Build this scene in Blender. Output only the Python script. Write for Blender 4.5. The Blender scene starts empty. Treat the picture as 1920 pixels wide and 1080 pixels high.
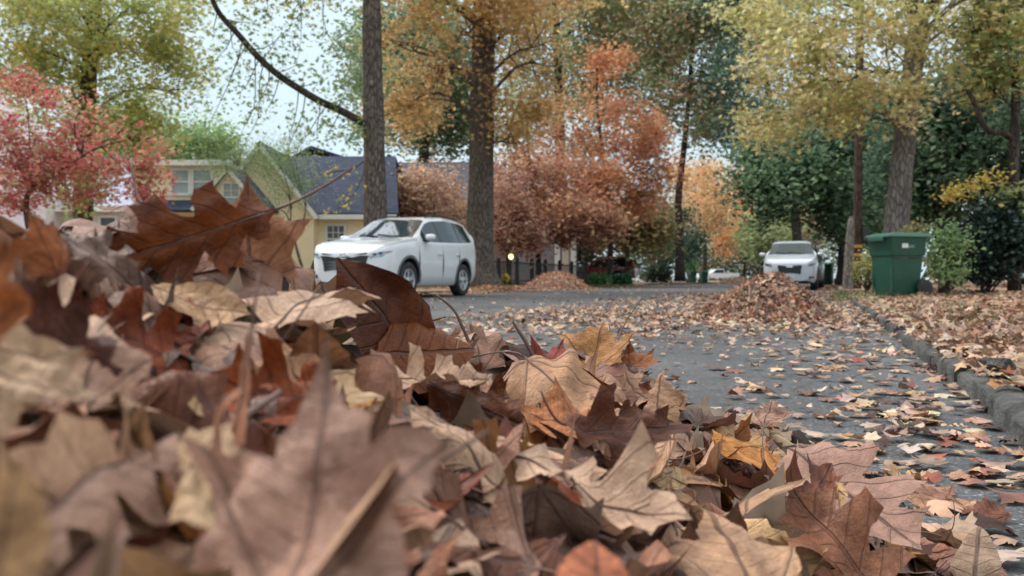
import bpy, bmesh, math, random
import numpy as np
from mathutils import Vector, Matrix
from mathutils.bvhtree import BVHTree
from mathutils.geometry import delaunay_2d_cdt

RNG = np.random.default_rng(11)
random.seed(11)
R = math.radians
sc = bpy.context.scene
COL = sc.collection

# ---------------------------------------------------------------- helpers
CAM_Z, FPX, HOR = 0.40, 1600.0, 523.0

def P(px, py, d):
    """a point seen at pixel (px, py) of the 1920 wide photograph, d metres ahead"""
    return np.array([(px - 960) / FPX * d, d, CAM_Z - (py - HOR) / FPX * d])

SN, CS = math.sin(R(20)), math.cos(R(20))          # the street runs 20 degrees to the right of the view

def kerb_r(y):
    return 0.49 + 0.364 * y

def kerb_l(y):
    return -10.64 + 0.364 * y

def S(t, o):
    """street coordinates: t metres along, o metres to the right of the right kerb"""
    return np.array([0.49 + t * SN + o * CS, t * CS - o * SN])

def hexc(h):
    h = h.lstrip('#')
    c = [int(h[i:i + 2], 16) / 255 for i in (0, 2, 4)]
    return tuple(x / 12.92 if x <= 0.04045 else ((x + 0.055) / 1.055) ** 2.4 for x in c)

def tag(o, label=None, cat=None, group=None, kind=None):
    if label: o['label'] = label
    if cat: o['category'] = cat
    if group: o['group'] = group
    if kind: o['kind'] = kind
    return o

def empty(name, loc=(0, 0, 0), rz=0.0, label=None, cat=None, group=None):
    o = bpy.data.objects.new(name, None)
    o.location = loc
    o.rotation_euler = (0, 0, rz)
    o.empty_display_size = 0.2
    COL.objects.link(o)
    return tag(o, label, cat, group)

def link(name, me, mat=None, parent=None):
    o = bpy.data.objects.new(name, me)
    if mat is not None:
        for m in (mat if isinstance(mat, (list, tuple)) else [mat]):
            me.materials.append(m)
    COL.objects.link(o)
    if parent is not None:
        o.parent = parent
    return o

def obj(name, verts, faces, mat=None, parent=None, smooth=None, uv=None, tint=None):
    me = bpy.data.meshes.new(name)
    me.from_pydata([tuple(map(float, v)) for v in verts], [], [tuple(map(int, f)) for f in faces])
    if tint is not None: set_tint(me, tint)
    if uv is not None: set_uv(me, uv)
    if smooth is not None:
        me.polygons.foreach_set('use_smooth', [True] * len(me.polygons))
        if smooth < 180: me.set_sharp_from_angle(angle=R(smooth))
    me.update()
    return link(name, me, mat, parent)

def set_tint(me, tint):
    a = me.color_attributes.new('tint', 'FLOAT_COLOR', 'POINT')
    t = np.ones((len(me.vertices), 4), np.float32)
    t[:, :3] = tint
    a.data.foreach_set('color', t.ravel())

def set_uv(me, uv):
    l = me.uv_layers.new(name='UVMap')
    idx = np.empty(len(me.loops), np.int32)
    me.loops.foreach_get('vertex_index', idx)
    l.data.foreach_set('uv', np.asarray(uv, np.float32)[idx].ravel())

def big_mesh(name, V, F, mat, parent=None, tint=None, smooth=False):
    """V (n,3), F (m,k): a large mesh of equal polygons"""
    V = np.ascontiguousarray(V, np.float32); F = np.ascontiguousarray(F, np.int32)
    me = bpy.data.meshes.new(name)
    me.vertices.add(len(V)); me.vertices.foreach_set('co', V.ravel())
    m, k = F.shape
    me.loops.add(m * k); me.loops.foreach_set('vertex_index', F.ravel())
    me.polygons.add(m)
    me.polygons.foreach_set('loop_start', np.arange(0, m * k, k, dtype=np.int32))
    if smooth: me.polygons.foreach_set('use_smooth', np.ones(m, bool))
    me.update(calc_edges=True)
    if tint is not None: set_tint(me, tint)
    return link(name, me, mat, parent)

class MB:
    """collects shapes for one mesh"""
    def __init__(s): s.v, s.f = [], []
    def add(s, v, f):
        n = len(s.v)
        s.v += [tuple(map(float, p)) for p in v]
        s.f += [tuple(int(i) + n for i in q) for q in f]
        return s
    def box(s, x0, x1, y0, y1, z0, z1):
        v = [(x, y, z) for z in (z0, z1) for y in (y0, y1) for x in (x0, x1)]
        return s.add(v, [(0, 2, 3, 1), (4, 5, 7, 6), (0, 1, 5, 4), (2, 6, 7, 3), (0, 4, 6, 2), (1, 3, 7, 5)])
    def prism(s, poly, y0, y1):
        """polygon in x,z (counter-clockwise seen from -y) swept from y0 to y1"""
        n = len(poly)
        v = [(x, y0, z) for x, z in poly] + [(x, y1, z) for x, z in poly]
        f = [tuple(range(n)), tuple(range(2 * n - 1, n - 1, -1))]
        f += [(i, i + n, (i + 1) % n + n, (i + 1) % n) for i in range(n)]
        return s.add(v, f)
    def tube(s, pts, rad, n=8, cap=True):
        v, f = tube(pts, rad, n, cap)
        return s.add(v, f)
    def lathe(s, prof, n=24, axis='z', c=(0, 0, 0)):
        v, f = [], []
        for r, h in prof:
            for k in range(n):
                a = 2 * math.pi * k / n
                p = (r * math.cos(a), r * math.sin(a), h)
                if axis == 'y': p = (p[0], p[2], p[1])
                if axis == 'x': p = (p[2], p[0], p[1])
                v.append((p[0] + c[0], p[1] + c[1], p[2] + c[2]))
        for i in range(len(prof) - 1):
            for k in range(n):
                a, b = i * n + k, i * n + (k + 1) % n
                f.append((a, b, b + n, a + n))
        return s.add(v, f)
    def build(s, name, mat, parent=None, smooth=None, bevel=0.0):
        o = obj(name, s.v, s.f, mat, parent, smooth)
        bm = bmesh.new(); bm.from_mesh(o.data)
        bmesh.ops.recalc_face_normals(bm, faces=bm.faces[:])
        if bevel:
            ed = [e for e in bm.edges if len(e.link_faces) == 2 and e.calc_face_angle(0) > R(40)]
            bmesh.ops.bevel(bm, geom=ed, offset=bevel, segments=2, affect='EDGES', profile=0.5)
        bm.to_mesh(o.data); bm.free()
        if smooth is not None:
            o.data.polygons.foreach_set('use_smooth', [True] * len(o.data.polygons))
            if smooth < 180: o.data.set_sharp_from_angle(angle=R(smooth))
        return o

def tube(pts, rad, n=8, cap=True):
    pts = np.asarray(pts, float); m = len(pts)
    rad = np.broadcast_to(np.asarray(rad, float), (m,))
    t = np.gradient(pts, axis=0); t /= np.linalg.norm(t, axis=1)[:, None] + 1e-9
    ref = np.array([0, 0, 1.0]) if abs(t[0, 2]) < 0.9 else np.array([1.0, 0, 0])
    u = np.cross(t[0], ref); u /= np.linalg.norm(u)
    V = []
    ang = np.arange(n) * 2 * np.pi / n
    for i in range(m):
        u = u - t[i] * u.dot(t[i]); u /= np.linalg.norm(u) + 1e-9
        w = np.cross(t[i], u)
        V.append(pts[i] + rad[i] * (np.cos(ang)[:, None] * u + np.sin(ang)[:, None] * w))
    V = np.concatenate(V)
    k = np.arange(n); k2 = (k + 1) % n
    F = [(i * n + a, i * n + b, (i + 1) * n + b, (i + 1) * n + a) for i in range(m - 1) for a, b in zip(k, k2)]
    if cap:
        F.append(tuple(range(n - 1, -1, -1))); F.append(tuple((m - 1) * n + j for j in range(n)))
    return V, F

def smooth_path(pts, n):
    """Catmull-Rom through pts"""
    pts = np.asarray(pts, float)
    q = np.vstack([2 * pts[0] - pts[1], pts, 2 * pts[-1] - pts[-2]])
    out = []
    T = np.linspace(0, len(pts) - 1 - 1e-6, n)
    for x in T:
        i = int(x); f = x - i
        a, b, c, d = q[i], q[i + 1], q[i + 2], q[i + 3]
        out.append(0.5 * ((2 * b) + (c - a) * f + (2 * a - 5 * b + 4 * c - d) * f * f + (3 * b - a - 3 * c + d) * f ** 3))
    return np.array(out)

def tri_patch(outline, step):
    """2D outline -> points and triangles, with inner points on a grid of the given step"""
    o = np.asarray(outline, float)
    lo, hi = o.min(0), o.max(0)
    gx = np.arange(lo[0] + step * .5, hi[0], step); gy = np.arange(lo[1] + step * .5, hi[1], step)
    G = np.array([(x + (step * .5 if j % 2 else 0), y) for j, y in enumerate(gy) for x in gx]).reshape(-1, 2)
    x1, y1 = o[:, 0], o[:, 1]; x2, y2 = np.roll(x1, -1), np.roll(y1, -1)
    ins = np.zeros(len(G), bool); dmin = np.full(len(G), 9e9)
    for a, b, c, d in zip(x1, y1, x2, y2):
        if b != d:
            cr = ((b > G[:, 1]) != (d > G[:, 1])) & (G[:, 0] < (c - a) * (G[:, 1] - b) / (d - b) + a)
            ins ^= cr
        L = (c - a) ** 2 + (d - b) ** 2 + 1e-12
        t = np.clip(((G[:, 0] - a) * (c - a) + (G[:, 1] - b) * (d - b)) / L, 0, 1)
        dmin = np.minimum(dmin, np.hypot(G[:, 0] - a - t * (c - a), G[:, 1] - b - t * (d - b)))
    G = G[ins & (dmin > step * .35)]
    pts = [Vector(p) for p in np.vstack([o, G])]
    n = len(o)
    v, e, f, *_ = delaunay_2d_cdt(pts, [(i, (i + 1) % n) for i in range(n)], [], 1, 1e-6)
    return np.array([tuple(p) for p in v]), [tuple(q) for q in f]

def rot_from(nrm, spin):
    """(N,3) normals and spins -> (N,3,3) matrices whose third column is the normal"""
    n = nrm / (np.linalg.norm(nrm, axis=1)[:, None] + 1e-9)
    ref = np.where(np.abs(n[:, 2:3]) < 0.9, np.array([[0, 0, 1.0]]), np.array([[1.0, 0, 0]]))
    a = np.cross(ref, n); a /= np.linalg.norm(a, axis=1)[:, None] + 1e-9
    b = np.cross(n, a)
    c, s = np.cos(spin)[:, None], np.sin(spin)[:, None]
    return np.stack([a * c + b * s, -a * s + b * c, n], axis=2)

def bake(shape, pos, Rm, size, tint, curl=0.0, curl2=0.0):
    """N copies of a small leaf shape (verts, faces) as one vertex and face array"""
    v, f = shape
    v = np.asarray(v, float); f = np.asarray(f)
    N, m = len(pos), len(v)
    L = np.repeat(v[None], N, 0)
    r2 = v[:, 0] ** 2 + (v[:, 1]) ** 2
    L[:, :, 2] += np.reshape(curl, (-1, 1)) * r2[None] + np.reshape(curl2, (-1, 1)) * (v[:, 0] ** 2 - v[:, 1] ** 2)[None]
    L *= np.reshape(size, (-1, 1, 1))
    W = np.einsum('nij,nmj->nmi', Rm, L) + pos[:, None, :]
    F = (f[None] + (np.arange(N) * m)[:, None, None]).reshape(-1, f.shape[1])
    T = np.repeat(tint, m, 0)
    return W.reshape(-1, 3), F, T

def join_baked(parts):
    V, F, T, n = [], [], [], 0
    for v, f, t in parts:
        V.append(v); F.append(f + n); T.append(t); n += len(v)
    return np.concatenate(V), np.concatenate(F), np.concatenate(T)

def pal(*hexes):
    return np.array([hexc(h) for h in hexes])

def pick(palette, n, jitter=0.12, w=None):
    c = palette[RNG.choice(len(palette), n, p=w)]
    k = np.exp(RNG.normal(0, jitter, (n, 1)))
    return np.clip(c * k * np.exp(RNG.normal(0, jitter * .35, (n, 3))), 0.004, 0.9)

# ---------------------------------------------------------------- materials
def new_mat(name):
    m = bpy.data.materials.new(name); m.use_nodes = True
    nt = m.node_tree; nt.nodes.clear()
    out = nt.nodes.new('ShaderNodeOutputMaterial')
    return m, nt, out

def N(nt, kind, **kw):
    n = nt.nodes.new(kind)
    for k, v in kw.items():
        if k.startswith('i_'):
            key = k[2:]
            key = int(key) if key.isdigit() else key.replace('_', ' ')
            n.inputs[key].default_value = v
        else: setattr(n, k, v)
    return n

def ramp(nt, src, stops):
    r = nt.nodes.new('ShaderNodeValToRGB')
    e = r.color_ramp.elements
    while len(e) < len(stops): e.new(0.5)
    for q, (p, c) in zip(e, stops):
        q.position = p; q.color = (*c[:3], 1) if len(c) >= 3 else (c[0],) * 3 + (1,)
    nt.links.new(src, r.inputs[0])
    return r.outputs[0]

def mixc(nt, fac, a, b, mode='MIX'):
    m = nt.nodes.new('ShaderNodeMix'); m.data_type = 'RGBA'; m.blend_type = mode
    for s, x in ((m.inputs[0], fac), (m.inputs[6], a), (m.inputs[7], b)):
        if hasattr(x, 'is_output'): nt.links.new(x, s)
        elif isinstance(x, (int, float)): s.default_value = x
        else: s.default_value = (*x[:3], 1)
    return m.outputs[2]

def math_(nt, op, *a):
    m = nt.nodes.new('ShaderNodeMath'); m.operation = op
    for s, x in zip(m.inputs, a):
        if hasattr(x, 'is_output'): nt.links.new(x, s)
        else: s.default_value = x
    return m.outputs[0]

def bump(nt, h, strength, dist):
    b = N(nt, 'ShaderNodeBump', i_Strength=strength, i_Distance=dist)
    nt.links.new(h, b.inputs['Height'])
    return b.outputs[0]

def simple(name, col, rough=0.6, var=0.12, scale=6.0, metal=0.0, bmp=0.0, bscale=40.0, coat=0.0, spec=0.5):
    """a painted or plain surface with slight mottling"""
    m, nt, out = new_mat(name)
    col = hexc(col) if isinstance(col, str) else col
    tc = N(nt, 'ShaderNodeTexCoord')
    nz = N(nt, 'ShaderNodeTexNoise', i_Scale=scale, i_Detail=5.0, i_Roughness=0.6)
    nt.links.new(tc.outputs['Object'], nz.inputs['Vector'])
    c = ramp(nt, nz.outputs[0], [(0.3, tuple(x * (1 - var) for x in col)), (0.7, tuple(min(1, x * (1 + var)) for x in col))])
    b = N(nt, 'ShaderNodeBsdfPrincipled', i_Roughness=rough, i_Metallic=metal)
    b.inputs['Coat Weight'].default_value = coat
    b.inputs['Coat Roughness'].default_value = 0.06
    b.inputs['Specular IOR Level'].default_value = spec
    nt.links.new(c, b.inputs['Base Color'])
    if bmp:
        n2 = N(nt, 'ShaderNodeTexNoise', i_Scale=bscale, i_Detail=6.0)
        nt.links.new(tc.outputs['Object'], n2.inputs['Vector'])
        nt.links.new(bump(nt, n2.outputs[0], bmp, 0.02), b.inputs['Normal'])
    nt.links.new(b.outputs[0], out.inputs[0])
    return m

def leaf_out(nt, out, color, rough, trans, normal=None, spec=0.35):
    b = N(nt, 'ShaderNodeBsdfPrincipled', i_Roughness=rough)
    b.inputs['Specular IOR Level'].default_value = spec
    t = N(nt, 'ShaderNodeBsdfTranslucent')
    mx = N(nt, 'ShaderNodeMixShader'); mx.inputs[0].default_value = trans
    nt.links.new(color, b.inputs['Base Color']); nt.links.new(color, t.inputs['Color'])
    if normal is not None:
        nt.links.new(normal, b.inputs['Normal']); nt.links.new(normal, t.inputs['Normal'])
    nt.links.new(b.outputs[0], mx.inputs[1]); nt.links.new(t.outputs[0], mx.inputs[2])
    nt.links.new(mx.outputs[0], out.inputs[0])

def tint_leaf(name, rough=0.6, trans=0.3, under=0.0, mott=0.0, spec=0.35):
    """small leaves coloured by their own tint attribute"""
    m, nt, out = new_mat(name)
    a = N(nt, 'ShaderNodeAttribute', attribute_name='tint')
    c = a.outputs['Color']
    if under:
        g = N(nt, 'ShaderNodeNewGeometry')
        c = mixc(nt, math_(nt, 'MULTIPLY', g.outputs['Backfacing'], under), c, hexc('#c0ad98'))
    if mott:
        tc = N(nt, 'ShaderNodeTexCoord')
        nz = N(nt, 'ShaderNodeTexNoise', i_Scale=45.0, i_Detail=5.0)
        nt.links.new(tc.outputs['Object'], nz.inputs['Vector'])
        c = mixc(nt, mott, c, ramp(nt, nz.outputs[0], [(0.35, (.25, .2, .17)), (0.65, (1, .96, .9))]), 'MULTIPLY')
    leaf_out(nt, out, c, rough, trans, spec=spec)
    return m

def dry_leaf(name, palmate):
    """a big dry leaf: tint attribute, veins drawn from its own leaf coordinates, paler underside, spots"""
    m, nt, out = new_mat(name)
    a = N(nt, 'ShaderNodeAttribute', attribute_name='tint')
    base = a.outputs['Color']
    uv = N(nt, 'ShaderNodeUVMap', uv_map='UVMap')
    sx = N(nt, 'ShaderNodeSeparateXYZ'); nt.links.new(uv.outputs[0], sx.inputs[0])
    u, v = sx.outputs[0], sx.outputs[1]
    au = math_(nt, 'ABSOLUTE', u)
    oi = N(nt, 'ShaderNodeObjectInfo')
    va = N(nt, 'ShaderNodeVectorMath', operation='ADD'); nt.links.new(uv.outputs[0], va.inputs[0])
    sc_ = N(nt, 'ShaderNodeVectorMath', operation='SCALE'); sc_.inputs[0].default_value = (37, 91, 13)
    nt.links.new(oi.outputs['Random'], sc_.inputs['Scale']); nt.links.new(sc_.outputs[0], va.inputs[1])
    pos = va.outputs[0]
    def noise(scale, det=5.0, ro=0.6):
        n = N(nt, 'ShaderNodeTexNoise', i_Scale=scale, i_Detail=det, i_Roughness=ro)
        nt.links.new(pos, n.inputs['Vector']); return n.outputs[0]
    wob = math_(nt, 'MULTIPLY', math_(nt, 'SUBTRACT', noise(5.0, 2.0), 0.5), 0.05)
    def line(dist, w0, w1):
        mr = N(nt, 'ShaderNodeMapRange', interpolation_type='SMOOTHSTEP'); nt.links.new(dist, mr.inputs[0])
        mr.inputs[1].default_value = w0; mr.inputs[2].default_value = w1; mr.inputs[3].default_value = 1; mr.inputs[4].default_value = 0
        return mr.outputs[0]
    mid = line(math_(nt, 'ABSOLUTE', math_(nt, 'ADD', u, math_(nt, 'MULTIPLY', wob, 0.3))), 0.006, 0.02)
    if palmate:
        # veins fan from the stalk
        v0 = math_(nt, 'SUBTRACT', v, 0.03)
        ang = math_(nt, 'ADD', math_(nt, 'ARCTAN2', au, v0), wob)
        rad = math_(nt, 'SQRT', math_(nt, 'ADD', math_(nt, 'MULTIPLY', au, au), math_(nt, 'MULTIPLY', v0, v0)))
        d = None
        for q in (0.62, 1.15):
            dd = math_(nt, 'MULTIPLY', math_(nt, 'ABSOLUTE', math_(nt, 'SUBTRACT', ang, q)), rad)
            d = dd if d is None else math_(nt, 'MINIMUM', d, dd)
        veins = math_(nt, 'MAXIMUM', mid, math_(nt, 'MULTIPLY', line(d, 0.003, 0.016), 0.8))
        k = math_(nt, 'ADD', math_(nt, 'SUBTRACT', v, math_(nt, 'MULTIPLY', au, 0.5)), wob)
        n_lat = 11.0
    else:
        k = math_(nt, 'ADD', math_(nt, 'SUBTRACT', v, math_(nt, 'MULTIPLY', au, 0.75)), wob)
        n_lat = 7.0
        veins = mid
    fr = math_(nt, 'FRACT', math_(nt, 'MULTIPLY', k, n_lat))
    lat = line(math_(nt, 'ABSOLUTE', math_(nt, 'SUBTRACT', fr, 0.5)), 0.015, 0.075)
    veins = math_(nt, 'MAXIMUM', veins, math_(nt, 'MULTIPLY', lat, 0.5 if not palmate else 0.22))
    # fine net of small veins
    vo = N(nt, 'ShaderNodeTexVoronoi', feature='DISTANCE_TO_EDGE', i_Scale=34.0); nt.links.new(pos, vo.inputs['Vector'])
    net = line(vo.outputs['Distance'], 0.0, 0.09)
    # mottling, stains, spots
    c = mixc(nt, 1.0, base, ramp(nt, noise(3.0, 6.0), [(0.28, (.46, .36, .31)), (0.5, (.95, .93, .9)), (0.72, (1.4, 1.36, 1.28))]), 'MULTIPLY')
    c = mixc(nt, 0.7, c, ramp(nt, noise(16.0, 8.0, 0.7), [(0.34, (.62, .55, .5)), (0.55, (1, 1, 1)), (0.74, (1.12, 1.1, 1.08))]), 'MULTIPLY')
    sp = N(nt, 'ShaderNodeTexVoronoi', i_Scale=7.0); nt.links.new(pos, sp.inputs['Vector'])
    spot = math_(nt, 'MULTIPLY', line(sp.outputs['Distance'], 0.03, 0.12), math_(nt, 'GREATER_THAN', noise(2.1, 2.0), 0.54))
    c = mixc(nt, math_(nt, 'MULTIPLY', spot, 0.65), c, (.09, .05, .035))
    g = N(nt, 'ShaderNodeNewGeometry')
    back = g.outputs['Backfacing']
    pale = mixc(nt, 0.26, c, mixc(nt, 1.0, (.42, .30, .23), ramp(nt, noise(6.0), [(0.3, (.75, .72, .7)), (0.7, (1.1, 1.1, 1.1))]), 'MULTIPLY'))
    c = mixc(nt, back, c, pale)
    c = mixc(nt, math_(nt, 'MULTIPLY', net, 0.05), c, (.13, .08, .055))
    c = mixc(nt, math_(nt, 'MULTIPLY', veins, 0.5), c, (.075, .042, .035))
    h = math_(nt, 'ADD', math_(nt, 'MULTIPLY', veins, -1.0), math_(nt, 'ADD', math_(nt, 'MULTIPLY', noise(9.0, 4.0), 1.1), math_(nt, 'MULTIPLY', net, -0.07)))
    leaf_out(nt, out, c, 0.5, 0.09, bump(nt, h, 0.7, 0.005), spec=0.25)
    return m

M = {}
M['oak'] = dry_leaf('dry_oak_leaf', False)
M['maple'] = dry_leaf('dry_maple_leaf', True)
M['litter'] = tint_leaf('fallen_leaf', 0.6, 0.12, under=0.4, mott=0.55)
M['foliage'] = tint_leaf('foliage', 0.55, 0.5, spec=.2)
M['gloss_foliage'] = tint_leaf('glossy_foliage', 0.35, 0.15, spec=0.5)
M['stalk'] = simple('leaf_stalk', '#5c4236', 0.6, 0.25, 60)

def bark(name, dark, light, zs=0.12, scale=9.0, strength=0.9):
    m, nt, out = new_mat(name)
    tc = N(nt, 'ShaderNodeTexCoord')
    mp = N(nt, 'ShaderNodeMapping'); mp.inputs['Scale'].default_value = (1, 1, zs)
    nt.links.new(tc.outputs['Object'], mp.inputs[0])
    vo = N(nt, 'ShaderNodeTexNoise', i_Scale=scale * 2.2, i_Detail=7.0, i_Roughness=0.65, i_Distortion=0.6); nt.links.new(mp.outputs[0], vo.inputs['Vector'])
    nz = N(nt, 'ShaderNodeTexNoise', i_Scale=scale * .25, i_Detail=5.0); nt.links.new(tc.outputs['Object'], nz.inputs['Vector'])
    m2 = N(nt, 'ShaderNodeMapping'); m2.inputs['Scale'].default_value = (1, 1, zs * 2.4)
    nt.links.new(tc.outputs['Object'], m2.inputs[0])
    dis = N(nt, 'ShaderNodeVectorMath', operation='MULTIPLY_ADD'); nt.links.new(vo.outputs['Color'], dis.inputs[0]); dis.inputs[1].default_value = (.05, .05, .05); nt.links.new(m2.outputs[0], dis.inputs[2])
    pl = N(nt, 'ShaderNodeTexVoronoi', feature='DISTANCE_TO_EDGE', i_Scale=scale * 1.6); nt.links.new(dis.outputs[0], pl.inputs['Vector'])
    plate = ramp(nt, pl.outputs['Distance'], [(0.0, (0, 0, 0)), (0.16, (1, 1, 1))])
    c = ramp(nt, vo.outputs[0], [(0.33, hexc(dark)), (0.64, hexc(light))])
    c = mixc(nt, .55, c, mixc(nt, plate, hexc(dark), hexc(light)))
    c = mixc(nt, 0.6, c, ramp(nt, nz.outputs[0], [(0.3, (.62, .60, .58)), (0.7, (1.15, 1.15, 1.12))]), 'MULTIPLY')
    b = N(nt, 'ShaderNodeBsdfPrincipled', i_Roughness=0.85); b.inputs['Specular IOR Level'].default_value = 0.2
    nt.links.new(c, b.inputs['Base Color'])
    nt.links.new(bump(nt, math_(nt, 'ADD', vo.outputs[0], plate), strength, 0.04), b.inputs['Normal'])
    nt.links.new(b.outputs[0], out.inputs[0])
    return m
M['bark'] = bark('grey_brown_bark', '#3f3733', '#7d736c')
M['bark_dark'] = bark('dark_bark', '#2f2927', '#5b514b')
M['bark_pale'] = bark('pale_grey_bark', '#625b58', '#948b86')
M['bark_red'] = bark('weathered_pole_wood', '#352a25', '#66544a', 0.05, 16)

def asphalt():
    m, nt, out = new_mat('asphalt')
    tc = N(nt, 'ShaderNodeTexCoord')
    def noise(s, d=6.0, r=0.6):
        n = N(nt, 'ShaderNodeTexNoise', i_Scale=s, i_Detail=d, i_Roughness=r); nt.links.new(tc.outputs['Object'], n.inputs['Vector']); return n.outputs[0]
    c = ramp(nt, noise(0.7), [(0.33, (.040, .041, .043)), (0.5, (.064, .065, .067)), (0.67, (.092, .093, .095))])
    c = mixc(nt, 0.35, c, ramp(nt, noise(5.0, 8.0, .75), [(0.32, (.55, .55, .56)), (0.55, (1, 1, 1)), (.75, (1.3, 1.3, 1.28))]), 'MULTIPLY')
    vo = N(nt, 'ShaderNodeTexVoronoi', i_Scale=170.0); nt.links.new(tc.outputs['Object'], vo.inputs['Vector'])
    agg = ramp(nt, vo.outputs['Color'], [(0.1, (.45, .45, .46)), (0.6, (.95, .95, .95)), (0.95, (2.4, 2.35, 2.3))])
    c = mixc(nt, 0.85, c, agg, 'MULTIPLY')
    v2 = N(nt, 'ShaderNodeTexVoronoi', i_Scale=38.0); nt.links.new(tc.outputs['Object'], v2.inputs['Vector'])
    c = mixc(nt, ramp(nt, v2.outputs['Distance'], [(.10, (.8, .8, .8)), (.2, (0, 0, 0))]), c, mixc(nt, 1.0, (.30, .29, .28), ramp(nt, v2.outputs['Color'], [(.3, (.2, .2, .2)), (.8, (1.2, 1.2, 1.2))]), 'MULTIPLY'))
    cr = N(nt, 'ShaderNodeTexVoronoi', feature='DISTANCE_TO_EDGE', i_Scale=0.55); 
    dn = N(nt, 'ShaderNodeTexNoise', i_Scale=3.0, i_Detail=4.0); nt.links.new(tc.outputs['Object'], dn.inputs['Vector'])
    ad = N(nt, 'ShaderNodeVectorMath', operation='ADD'); nt.links.new(tc.outputs['Object'], ad.inputs[0])
    s2 = N(nt, 'ShaderNodeVectorMath', operation='SCALE'); nt.links.new(dn.outputs['Color'], s2.inputs[0]); s2.inputs['Scale'].default_value = 0.5
    nt.links.new(s2.outputs[0], ad.inputs[1]); nt.links.new(ad.outputs[0], cr.inputs['Vector'])
    crack = ramp(nt, cr.outputs['Distance'], [(0.0, (1, 1, 1)), (0.014, (0, 0, 0))])
    c = mixc(nt, math_(nt, 'MULTIPLY', crack, 0.7), c, (.03, .03, .032))
    b = N(nt, 'ShaderNodeBsdfPrincipled', i_Roughness=0.7); b.inputs['Specular IOR Level'].default_value = 0.4
    nt.links.new(c, b.inputs['Base Color'])
    h = math_(nt, 'ADD', vo.outputs['Distance'], math_(nt, 'MULTIPLY', crack, -1.5))
    nt.links.new(bump(nt, h, 0.2, 0.004), b.inputs['Normal'])
    nt.links.new(b.outputs[0], out.inputs[0])
    return m
M['asphalt'] = asphalt()
M['concrete'] = simple('kerb_concrete', (.085, .085, .08), 0.9, 0.6, 9.0, bmp=1.0, bscale=70, spec=.15)
M['drive'] = simple('drive_concrete', (.42, .42, .42), 0.8, 0.15, 2.0, bmp=0.3)

def lawn():
    """verge and yards: thin grass showing among trodden leaves"""
    m, nt, out = new_mat('leafy_lawn')
    tc = N(nt, 'ShaderNodeTexCoord')
    vo = N(nt, 'ShaderNodeTexVoronoi', i_Scale=9.0); nt.links.new(tc.outputs['Object'], vo.inputs['Vector'])
    c = ramp(nt, vo.outputs['Color'], [(0.1, hexc('#7b5a44')), (0.35, hexc('#a3806a')), (0.6, hexc('#8f6a52')), (0.8, hexc('#b59a80')), (0.95, hexc('#6e4a3a'))])
    nz = N(nt, 'ShaderNodeTexNoise', i_Scale=0.35, i_Detail=8.0, i_Roughness=0.7); nt.links.new(tc.outputs['Object'], nz.inputs['Vector'])
    n2 = N(nt, 'ShaderNodeTexNoise', i_Scale=30.0, i_Detail=4.0); nt.links.new(tc.outputs['Object'], n2.inputs['Vector'])
    g = ramp(nt, n2.outputs[0], [(0.3, (.05, .075, .025)), (0.7, (.16, .19, .07))])
    c = mixc(nt, ramp(nt, nz.outputs[0], [(0.50, (0, 0, 0)), (0.60, (1, 1, 1))]), c, g)
    b = N(nt, 'ShaderNodeBsdfPrincipled', i_Roughness=0.9)
    nt.links.new(c, b.inputs['Base Color'])
    nt.links.new(bump(nt, n2.outputs[0], 0.8, 0.04), b.inputs['Normal'])
    nt.links.new(b.outputs[0], out.inputs[0])
    return m
M['lawn'] = lawn()
M['pile_shade'] = simple('pile_shade_core', '#1c120e', 0.9, 0.5, 30.0, bmp=1.0, bscale=60)  # near-black core: colour stands in for the shade in the pile's gaps
# ---------------------------------------------------------------- the leaf pile round the camera
SIL = np.array([(-400, 380), (0, 402), (60, 395), (130, 385), (300, 380), (470, 345), (505, 380), (560, 470), (600, 480), (640, 488), (690, 530), (745, 562), (770, 597), (830, 605), (900, 612),
                (960, 625), (1050, 625), (1130, 605), (1190, 650), (1230, 695), (1280, 720), (1330, 730), (1400, 750), (1480, 770), (1520, 800), (1600, 850), (1700, 940),
                (1800, 1000), (1920, 1090), (2400, 1400)], float)

def sil(px):
    return np.interp(px, SIL[:, 0], SIL[:, 1])

_ctrl = []
for px, py, d in [(0, 410, .50), (130, 415, .50), (300, 420, .52), (470, 415, .55), (560, 490, .6), (640, 505, .66), (770, 605, .9), (900, 625, 1.0), (960, 640, 1.02),
                  (1050, 640, 1.08), (1130, 640, 1.12), (1280, 745, 1.2), (1400, 775, 1.25), (1500, 815, 1.3), (1600, 875, 1.3), (1700, 970, 1.25),
                  (0, 1080, .155), (200, 1080, .17), (500, 1080, .21), (800, 1080, .27), (1000, 1080, .35), (1200, 1080, .46), (1400, 1080, .6), (1600, 1080, .8),
                  (0, 750, .24), (250, 700, .36), (300, 560, .45), (550, 600, .48), (550, 800, .36), (800, 720, .56), (800, 900, .38), (1000, 760, .70),
                  (1000, 900, .50), (1200, 830, .78), (1250, 960, .56), (1450, 900, .92), (1450, 1000, .72)]:
    p = P(px, py, d); _ctrl.append((p[0], p[1], p[2] - 0.012))
_ctrl += [(0, -.3, .22), (-.4, -.2, .34), (.3, 0, .12), (.5, .4, .05), (.7, .7, 0), (.85, 1.2, 0), (.78, 1.7, 0), (.3, 1.75, .02), (-.1, 1.9, .02), (0, 1.5, .2), (-.4, 1.3, .33),
          (-.45, 1.9, .05), (-1, .5, .36), (-1.2, 1.3, .1), (-1.5, 0, .05), (0, -.9, 0), (-.55, .2, .42), (-.6, .8, .46), (-.85, -.5, .15), (.6, -.4, 0), (.9, .2, 0), (1, .9, 0),
          (-1.7, .8, 0), (-1.0, 1.9, 0), (.45, 1.6, .03), (-.02, -.02, .30)]
_C = np.array(_ctrl)

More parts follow.
